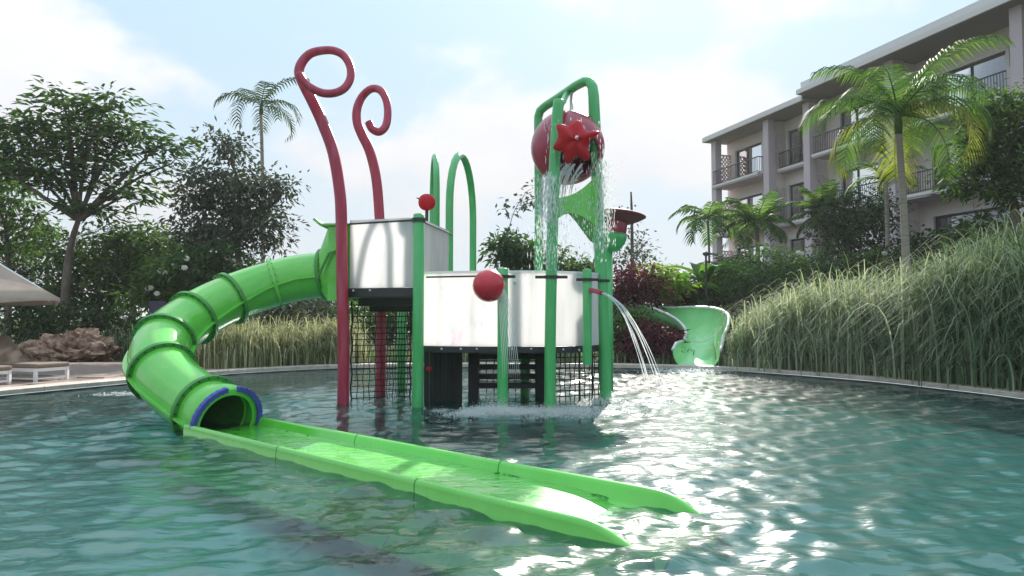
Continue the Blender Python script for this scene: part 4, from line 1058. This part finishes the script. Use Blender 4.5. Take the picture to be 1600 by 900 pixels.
# banana plants
def banana(px, py, D, n, L, lab):
    b0 = base_at(px, D); root = thing('banana_plant', lab, 'plant', b0, 'banana plants by the flume'); tp = at(px, py, D)
    MB().tube([b0, b0.lerp(tp,.5)+Vector((.03,0,0)), tp], [.12,.09,.06], 10).build('stem', LM['banana'], root, smooth=True)
    for i in range(n):
        az = i*2.4 + rng.normal(0,.2); el = rng.uniform(.7,1.35); d = Vector((math.cos(az), math.sin(az)*.7, 0)); ang = el; p = tp.copy(); pts = []
        for k in range(11):
            pts.append(p.copy()); p = p + (d*math.cos(ang)+Vector((0,0,1))*math.sin(ang))*L/10; ang -= .17
        side = Vector((-d.y, d.x, 0)).normalized(); vs = []; fs_ = []
        for k, p in enumerate(pts):
            w_ = .27*L/1.6*math.sin(math.pi*min(1,(k/10)*.93+.05))**.7
            vs += [tuple(p - side*w_ + Vector((0,0,.25*w_ + .03*rng.normal()))), tuple(p), tuple(p + side*w_ + Vector((0,0,.25*w_+.03*rng.normal())))]
        for k in range(10): fs_ += [(3*k,3*k+1,3*k+4,3*k+3),(3*k+1,3*k+2,3*k+5,3*k+4)]
        npmesh('leaf', np.array(vs), np.array(fs_), LM['banana'], root, smooth=True)
banana(1062, 462, 25, 7, 1.7, 'dark banana plant behind the flume top')
banana(1098, 448, 26, 7, 1.9, 'taller banana plant with an upright broad leaf at the building corner')
# cordylines
def cordyline(px, py, D, L, lab, m='redleaf', n=34):
    b0 = base_at(px, D); L *= 1.15; root = thing('cordyline', lab, 'plant', b0, 'maroon cordylines by the flume'); tp = at(px, py, D)
    MB().tube([b0, tp], [.03,.02], 6).build('stem', M['bark'], root)
    P_ = np.repeat(np.array(tp)[None], n, 0) + rng.normal(size=(n,3))*.04
    A_ = rng.normal(size=(n,3)); A_[:,2] = np.abs(A_[:,2])*.8 + .25
    v, f = leaf_arrays(P_, A_, rng.uniform(.6,1.1,n)*L, np.full(n,.085)); npmesh('leaf_rosette', v, f, LM[m], root)
for px, py, D, lab in ((1000,466,25.4,'maroon cordyline above the start of the flume'), (1022,460,25.6,'maroon cordyline beside the yellow green shrub'), (1052,472,25.2,'maroon cordyline over the bend of the flume'),
                       (1064,474,25.0,'low maroon cordyline at the flume wall'), (975,470,25.0,'maroon cordyline behind the right frame post'), (1016,535,21.2,'low maroon cordyline inside the flume curve'), (1005,518,21.5,'maroon cordyline under the flume start')):
    cordyline(px, py, D, .62, lab)

# ornamental grasses
def grass(name, lab, roots, H, reach, width, m, nseg=8):
    n = len(roots); roots = np.asarray(roots); az = rng.uniform(0, 2*math.pi, n); H = np.asarray(H)*(.3 + .85*rng.random(n)**.7); rch = H*np.asarray(reach)*rng.uniform(.2,1.3,n)
    ts = np.linspace(0, 1, nseg+1); dx, dy = np.cos(az), np.sin(az)
    hx = np.stack([-dy, dx, np.zeros(n)], 1)
    rows = []
    for t in ts:
        z = H*(1.22*t - (.26+.62*rch/H)*t**4.5); o = rch*t**2.8
        c = roots + np.stack([dx*o, dy*o, z], 1); wv = width*(1-.9*t**2.2)*(.5+.5*min(1,t*6+.3))
        rows.append(c - hx*wv/2); rows.append(c + hx*wv/2)
    V = np.stack(rows, 1).reshape(-1,3); k = np.arange(n)[:,None]*(2*(nseg+1)); Fc = []
    for j in range(nseg): Fc.append(k + np.array([[2*j,2*j+1,2*j+3,2*j+2]]))
    return tag(npmesh(name, V, np.concatenate(Fc,1).reshape(-1,4), m), lab, kind='stuff')
def tufts(n, sampler, hfun, spread=.26, per=30):
    roots = []; H = []
    for i in range(n):
        x, y = sampler(); h = hfun(x, y)*(1.14 - .62*rng.random()**1.2)*(1+.16*mnoise.noise(Vector((x*1.3,y*1.3,2)))); k = int(per*rng.uniform(.7,1.3))
        q_ = rng.normal(size=(k,2))*spread
        for a, b_ in q_: roots.append((x+a, y+b_, gz(x, y)-.03)); H.append(h)
    return roots, H
def skirt(rh, smp, hf, n, per=26):
    a, b_ = tufts(n, smp, lambda x, y: hf(x, y)*.5, .22, per)
    return rh[0] + a, rh[1] + b_, np.array(list(rng.choice([.3,.5,.75], len(rh[1]))) + [.8]*len(b_))
def right_band(lo, hi, d0, d1):
    def f():
        while True:
            i = int(rng.integers(NE)); p = EDGE[i]; 
            px = 800 + F*p.x/max(.1,p.y)
            if p.y < 7 or px < lo or px > hi: continue
            d = rng.uniform(d0, d1); q_ = p + EN[i]*d + Vector((rng.normal(0,.15), rng.normal(0,.15), 0)); return q_.x, q_.y
    return f
def hR(x, y):
    px = 800 + F*x/y; return 1.6 + .85*sstep(1150, 1310, px)+ .45*sstep(1400, 1600, px)
r_, h_ = tufts(520, right_band(1128, 1480, .62, 2.6), hR); r_, h_, e_ = skirt((r_, h_), right_band(1128, 1480, .55, 1.1), hR, 170); grass('variegated_grass', 'pale striped ornamental grass along the right pool edge', r_, h_, e_, .036, LM['grass'])
r_, h_ = tufts(520, right_band(1390, 2100, .75, 3.4), hR); r_, h_, e_ = skirt((r_, h_), right_band(1390, 2100, .6, 1.2), hR, 150); grass('tall_green_grass', 'tall green ornamental grass at the right edge of the picture', r_, h_, e_, .04, LM['grassgreen'])
def leftband():
    while True:
        i = int(rng.integers(NE)); p = EDGE[i]; px = 800 + F*p.x/max(.1,p.y)
        if p.y < 15 or px < 372 or px > 560: continue
        q_ = p + EN[i]*rng.uniform(.6, 2.2); return q_.x, q_.y
r_, h_ = tufts(130, leftband, lambda x, y: 1.45, .24, 34); r_, h_, e_ = skirt((r_, h_), leftband, lambda x, y: 1.5, 60); grass('cream_grass', 'cream coloured ornamental grass under the tube slide', r_, h_, e_, .036, LM['grassdry'])
def rockband():
    return rng.uniform(-17.5,-12.5), rng.uniform(23.6,24.6)
r_, h_ = tufts(40, rockband, lambda x, y: 1.2, .14, 22); grass('lily_grass', 'strappy green clumps behind the brown rock', r_, h_, .5, .034, LM['grassgreen'])
def midband():
    while True:
        i = int(rng.integers(NE)); p = EDGE[i]; px = 800 + F*p.x/max(.1,p.y)
        if p.y < 15 or px < 560 or px > 1060: continue
        q_ = p + EN[i]*rng.uniform(.6, 1.6); return q_.x, q_.y
r_, h_ = tufts(70, midband, lambda x, y: .6, .14, 24); grass('edge_grass', 'short dark grass along the far pool edge', r_, h_, .5, .03, LM['grassgreen'])

# ------------------------------------------------------------------ rock, loungers, parasol, sign
rk = MB(); rc_ = at(115,534,22.6); seg, lat_n = 96, 48; vs = []; fs_ = []
for j in range(lat_n+1):
    th = math.pi*j/lat_n
    for i in range(seg):
        ph = 2*math.pi*i/seg; d = Vector((math.sin(th)*math.cos(ph), math.sin(th)*math.sin(ph), math.cos(th)))
        n_ = mnoise.fractal(d*1.7+Vector((4,1,2)), 1, 2, 5)*.32 + mnoise.fractal(d*5+Vector((1,7,2)), .9, 2, 4)*.12 + abs(mnoise.noise(d*3.1))*.15 - abs(mnoise.noise(d*7.3))*.13 + mnoise.noise(d*15)*.03
        r = 1 + n_
        vs.append(Vector((rc_.x + d.x*1.28*r + .12*d.z, 22.6 + d.y*.95*r, .1 + max(-.1, (d.z*.78 + .12)*r*(1-.18*d.x)))))
for j in range(lat_n):
    for i in range(seg): fs_.append((j*seg+i, (j+1)*seg+i, (j+1)*seg+(i+1)%seg, j*seg+(i+1)%seg))
rk.add(vs, fs_); o = rk.build('boulder', M['rock'], smooth=False); tag(o, 'rough reddish brown boulder on the grass beside the deck', 'rock')

def lounger(fx, fy, lab):
    root = thing('sun_lounger', lab, 'sun lounger', (fx, fy, .125), 'sun loungers on the deck')
    ax_ = Vector((-.955,.295,0)); wd = Vector((.295,.955,0)); o0 = Vector((fx, fy, .125))   # near foot corner; length runs left, width runs away
    def P(l, w_, z): return o0 + ax_*l + wd*w_ + Vector((0,0,z))
    W = .78; Ln = 2.0
    fr = MB()
    for w_ in (.03, W-.03): fr.bar(P(.0,w_,.24), P(Ln,w_,.24), .05, .07); fr.bar(P(.0,w_,.06), P(Ln,w_,.06), .035, .035)
    for l in (.03, Ln-.03): fr.bar(P(l,0.06,.24), P(l,W-.06,.24), .05, .066); fr.bar(P(l,.06,.062), P(l,W-.06,.062), .035, .032)
    fr.build('frame', M['white'], root)
    for l, w_ in ((.03,.03),(.03,W-.03),(Ln-.03,.03),(Ln-.03,W-.03)): MB().bar(P(l,w_,0), P(l,w_,.205), .06, .06).build('leg', M['white'], root)
    MB().obox(P(.61,W/2,.325), ax_*.62, wd*.4, (0,0,.045)).build('cushion', M['taupe'], root, bevel=.03)
    a = P(1.24,W/2,.33); dd = (ax_*.72 + Vector((0,0,.72))).normalized(); nn = dd.cross(wd).normalized()
    MB().obox(a + dd*.40, dd*.42, wd*.4, nn*.045).build('backrest', M['taupe'], root, bevel=.03)
    MB().bar(P(1.85,.2,.24), a + dd*.6 - wd*.2, .03, .03).build('strut', M['white'], root)
c_ = at(55,594,14.55); lounger(c_.x, 14.55, 'white framed lounger with taupe cushion and raised backrest')
c_ = at(-45,602,13.35); lounger(c_.x, 13.35, 'nearer lounger of which only one white leg shows at the left frame edge')
# parasol
ua = at(-105,348,15.0)
um = thing('parasol', 'beige square parasol over the loungers at the left edge', 'parasol', (ua.x, 15.0, .12))
cor = at(94,466,14.4); ez = cor.z
hw = 2.2
ang = math.atan2(cor.y-15.0, cor.x-ua.x); rad = math.hypot(cor.x-ua.x, cor.y-15.0)
cs = [Vector((ua.x + rad*math.cos(ang+k*math.pi/2), 15.0 + rad*math.sin(ang+k*math.pi/2), ez)) for k in range(4)]
apex = Vector((ua.x, 15.0, ua.z))
for k in range(4):
    a, b_ = cs[k], cs[(k+1)%4]; rings = []
    for i in range(9):
        f = i/8; row = []
        for j in range(11):
            g_ = j/10; e_ = a.lerp(b_, g_); p = apex.lerp(e_, f); p.z -= .10*math.sin(math.pi*f)*(.4+.6*math.sin(math.pi*g_)); row.append(p)
        rings.append(row)
    val = []
    for j in range(11):
        g_ = j/10; e_ = a.lerp(b_, g_); val.append(e_ + Vector((0,0,-.05-.07*math.sin(math.pi*g_)-.02*math.sin(6*math.pi*g_))))
    rings.append(val)
    MB().loft(rings, closed=False).build('canopy_panel', M['canvas'], um, smooth=True)
    MB().tube([apex-Vector((0,0,.03)), a.lerp(apex,.02)-Vector((0,0,.04))], .02, 6).build('rib', M['white'], um)
MB().tube([(ua.x,15,.12),(ua.x,15,apex.z+.08)], .04, 10).build('pole', M['white'], um)
MB().lathe((ua.x,15,.12), (0,0,1), [(0,.4),(.08,.4),(.1,.1)], seg=20).build('base_plate', M['dark'], um)
# small purple sign half hidden by the slide
sp_ = at(246,482,20.6)
sg_ = thing('garden_sign', 'dim purple sign board standing behind the tube slide', 'sign', (sp_.x, 20.6, gz(sp_.x,20.6)))
MB().box((sp_.x-.24,20.59,.62),(sp_.x+.24,20.63,sp_.z+.22)).build('board', M['signpurple'], sg_)
for x_ in (-.18,.18): MB().tube([(sp_.x+x_,20.65,.05),(sp_.x+x_,20.65,1.5)], .025, 8).build('post', M['dark'], sg_)
mk = MB()
for k in range(4): mk.box((sp_.x-.17,20.583,1.35+.075*k),(sp_.x-.07,20.588,1.375+.075*k))
mk.box((sp_.x-.20,20.583,1.33),(sp_.x-.18,20.588,1.62)); mk.build('marking', M['signmark'], sg_)
# dark lamp pole by the building corner
lp = at(1103,400,24)
lt = thing('garden_lamp', 'thin dark garden lamp pole among the banana plants', 'lamp post', (lp.x, 24, gz(lp.x,24)))
MB().tube([(lp.x,24,gz(lp.x,24)),(lp.x,24,lp.z)], .035, 8).build('pole', M['dark'], lt)
MB().lathe((lp.x,24,lp.z), (0,0,1), [(0,.05),(.05,.11),(.12,.11),(.16,.04)], seg=12).build('head', M['dark'], lt)

# ------------------------------------------------------------------ the hotel
A0 = Vector((13.7, 48, 0)); bu_ = Vector((.305,-.952,0)).normalized(); bn = Vector((-.952,-.305,0)).normalized()
HB = thing('hotel_building', 'four storey mauve hotel with balconies and deep eaves on the right', 'building', (13.7, 48, .8))
def Bp(s_, n, z): return A0 + bu_*s_ + bn*n + Vector((0,0,z))
def bbox(mb, s0, s1, n0, n1, z0, z1):
    return mb.obox(Bp((s0+s1)/2,(n0+n1)/2,(z0+z1)/2), bu_*(s1-s0)/2, bn*(n1-n0)/2, (0,0,(z1-z0)/2))
FL = [.6, 3.9, 7.2, 10.5]; WN = -1.3
S_END = 30
bays = [ (0.3, 5.5, 1.0, 3.75, True), (6.05, 9.3, 6.25, 8.4, False), (9.9, 15.0, 10.5, 13.0, True), (15.5, 21.2, 16.2, 19.9, True), (21.7, 27.5, 22.5, 26.5, True) ]
wallm = MB()
edges = [0.0]
zt = 13.59
for z in FL: pass
# wall strips between openings, lintels and sills
ops = [(b[2], b[3]) for b in bays]
xs_ = [0.0]
for a, c in ops: xs_ += [a, c]
xs_.append(S_END)
for k in range(0, len(xs_), 2): bbox(wallm, xs_[k], xs_[k+1], WN-.3, WN, -.5, zt)
for (s0, s1, w0, w1, bal) in bays:
    prev = -.5
    for z in FL:
        lo_ = z + (.05 if bal else .25); hi_ = z + 2.35
        bbox(wallm, w0, w1, WN-.3, WN, prev, lo_); prev = hi_
    bbox(wallm, w0, w1, WN-.3, WN, prev, zt)
bbox(wallm, 0.002, .3, WN-11, WN-.302, -.5, zt); bbox(wallm, S_END-.3, S_END-.002, WN-11, WN-.302, -.5, zt)
wallm.build('wall', M['wall'], HB)
bk_ = MB(); bbox(bk_, .35, S_END-.35, WN-3.2, WN-3.0, -.4, zt-.1)
for z in FL: bbox(bk_, .35, S_END-.35, WN-2.95, WN-.35, z-.22, z-.02)
bk_.build('interior', M['room'], HB)
for bi, (s0, s1, w0, w1, bal) in enumerate(bays):
    for fi, z in enumerate(FL):
        lo_ = z + (.05 if bal else .25); hi_ = z + 2.35
        fm = MB(); nn0, nn1 = WN-.16, WN-.08
        mid = w0 + (w1-w0)*(.42 if bi % 2 == 0 else .55)
        for a in (w0+.05, mid, w1-.05): bbox(fm, a-.045, a+.045, nn0, nn1, lo_+.002, hi_-.002)
        bbox(fm, w0+.1, w1-.1, nn0+.005, nn1-.005, hi_-.10, hi_-.003); bbox(fm, w0+.1, w1-.1, nn0+.005, nn1-.005, lo_+.003, lo_+.09)
        wo = fm.build('window', M['bronze'], HB)
        gp = MB(); bbox(gp, w0+.06, w1-.06, WN-.135, WN-.125, lo_+.05, hi_-.05); gp.build('pane', M['glass'], wo)
        cu = MB(); rings = []
        c0_, c1_ = (mid+.05, w1-.08) if (bi+fi) % 3 else (w0+.6, w1-.08)
        if bi == 3: c0_, c1_ = w0+.5, w1-.1
        nfold = int((c1_-c0_)/.09)
        for k in range(nfold+1):
            ss_ = c0_ + (c1_-c0_)*k/nfold; n_ = WN-.22 + .035*math.sin(k*2.1)
            rings.append([Bp(ss_, n_, lo_+.02), Bp(ss_, n_, hi_-.04)])
        cu.loft(rings, closed=False).build('curtain', M['curtain'], wo, smooth=True)
        tm = MB()                                   # pale surround round the opening
        bbox(tm, w0-.16, w0-.003, WN, WN+.05, lo_, hi_); bbox(tm, w1+.003, w1+.16, WN, WN+.05, lo_, hi_); bbox(tm, w0-.16, w1+.16, WN, WN+.06, hi_+.003, hi_+.14)
        tm.build('surround', M['fascia'], wo)
        # balcony slab and railing
        b0, b1 = (s0, s1-.35) if bal else (w0-.12, w1+.35)
        nout = .12 if bal else -.62
        if fi == 0: continue
        sl = MB(); bbox(sl, b0, b1, WN+.003, nout, z-.20, z); so = sl.build('balcony', M['column'], HB)
        ed = MB(); bbox(ed, b0-.03, b1+.03, nout-.02, nout+.05, z-.11, z+.03); ed.build('edge_trim', M['fascia'], so)
        rl = MB(); hh = 1.0
        rl.bar(Bp(b0,nout-.06,z+hh), Bp(b1,nout-.06,z+hh), .06, .05); rl.bar(Bp(b1-.02,WN+.05,z+hh), Bp(b1-.02,nout-.1,z+hh), .06, .05); rl.bar(Bp(b0,nout-.06,z+.12), Bp(b1,nout-.06,z+.12), .04, .03)
        k = b0 + .05
        while k < b1: rl.bar(Bp(k,nout-.06,z+.03), Bp(k,nout-.06,z+hh-.02), .022, .022); k += .13
        k = WN + .1
        while k < nout-.1: rl.bar(Bp(b1-.02,k,z+.03), Bp(b1-.02,k,z+hh-.02), .022, .022); k += .13
        rl.build('railing', M['bronze'], so)
# columns with relief screens behind them
for ci, s_ in enumerate((0.1, 5.6, 9.1, 15.05, 21.25, 27.6)):
    c = MB(); top = 13.595 if ci < 3 else 13.855
    bbox(c, s_, s_+.5, -.42, .05 if ci < 3 else .3, -.5, top); c.build('column', M['column'], HB)
    if ci in (1, 2, 3, 4):
        b = MB(); bbox(b, s_+.1, s_+.34, WN+.003, -.423, -.5, top-.02); pw = b.build('partition', M['wall'], HB)
    for fi, z in enumerate(FL):
        t_ = MB()
        if ci == 0:                                  # open lattice: sky shows through
            if fi == 0: continue
            for i in range(7):
                for j in range(13):
                    if (i + j) % 2 == 0:
                        n0 = WN + .02 + i*.12; bbox(t_, s_+.2, s_+.30, n0, n0+.12, z+.15+j*.15, z+.15+j*.15+.17)
            bbox(t_, s_+.19, s_+.31, WN+.005, -.425, z+2.14, z+2.22); bbox(t_, s_+.19, s_+.31, WN+.005, -.425, z+.03, z+.15)
            t_.build('lattice_screen', M['relief'], HB)
        else:
            for i in range(5):
                for j in range(12):
                    n0 = WN + .06 + i*.16; zz = z + .1 + j*.18 + (.09 if i % 2 else 0)
                    pr = .03 + .05*((i*7+j*5) % 3)/2
                    bbox(t_, s_+.342, s_+.342+pr, n0, n0+.13, zz, zz+.15)
            t_.build('relief_screen', M['relief'], pw if ci in (1,2,3,4) else HB)
# roof: two eaves, stepped
r1 = MB(); bbox(r1, -.2, 9.62, WN-11.3, .45, 13.6, 13.78); ro_ = r1.build('roof', M['soffit'], HB)
r1 = MB(); bbox(r1, -.25, 9.61, .452, .53, 13.62, 13.88); bbox(r1, -.29, -.202, WN-11.3, .45, 13.62, 13.88); r1.build('fascia', M['fascia'], ro_)
r1 = MB(); bbox(r1, -.23, 9.6, WN-11.2, .49, 13.89, 13.95); r1.build('roof_cap', M['roofcap'], ro_)
r2 = MB(); bbox(r2, 9.7, 30.6, WN-11.3, .85, 13.86, 14.03); ro_ = r2.build('roof', M['soffit'], HB)
r2 = MB(); bbox(r2, 9.66, 30.7, .852, .94, 13.88, 14.13); bbox(r2, 9.63, 9.698, WN-11.3, .85, 13.88, 14.13); r2.build('fascia', M['fascia'], ro_)
r2 = MB(); bbox(r2, 9.75, 30.6, WN-11.2, .70, 14.14, 14.55); r2.build('roof_cap', M['roofcap'], ro_)
bw = MB(); bbox(bw, 9.75, S_END, WN-.3, WN-.01, zt+.002, 13.855); bw.build('wall', M['wall'], HB)
sb_ = MB(); bbox(sb_, 20.9, 21.15, WN+.003, .06, 10.52, 11.6); sb_.build('balcony_wall', M['column'], HB)

# ------------------------------------------------------------------ the milky air of the photograph
hzm = bpy.data.materials.new('thin_haze'); hzm.use_nodes = True; t = hzm.node_tree; t.nodes.remove(t.nodes['Principled BSDF'])
pv = N(t, 'ShaderNodeVolumePrincipled'); pv.inputs['Color'].default_value = (.93, .95, .98, 1); pv.inputs['Density'].default_value = .0005; pv.inputs['Anisotropy'].default_value = .25
t.links.new(pv.outputs[0], t.nodes['Material Output'].inputs['Volume'])
hzo = MB().box((-905, -890, -1.7), (905, 920, 16.5)).build('haze', hzm); tag(hzo, 'thin pale humid haze over the garden', kind='stuff')
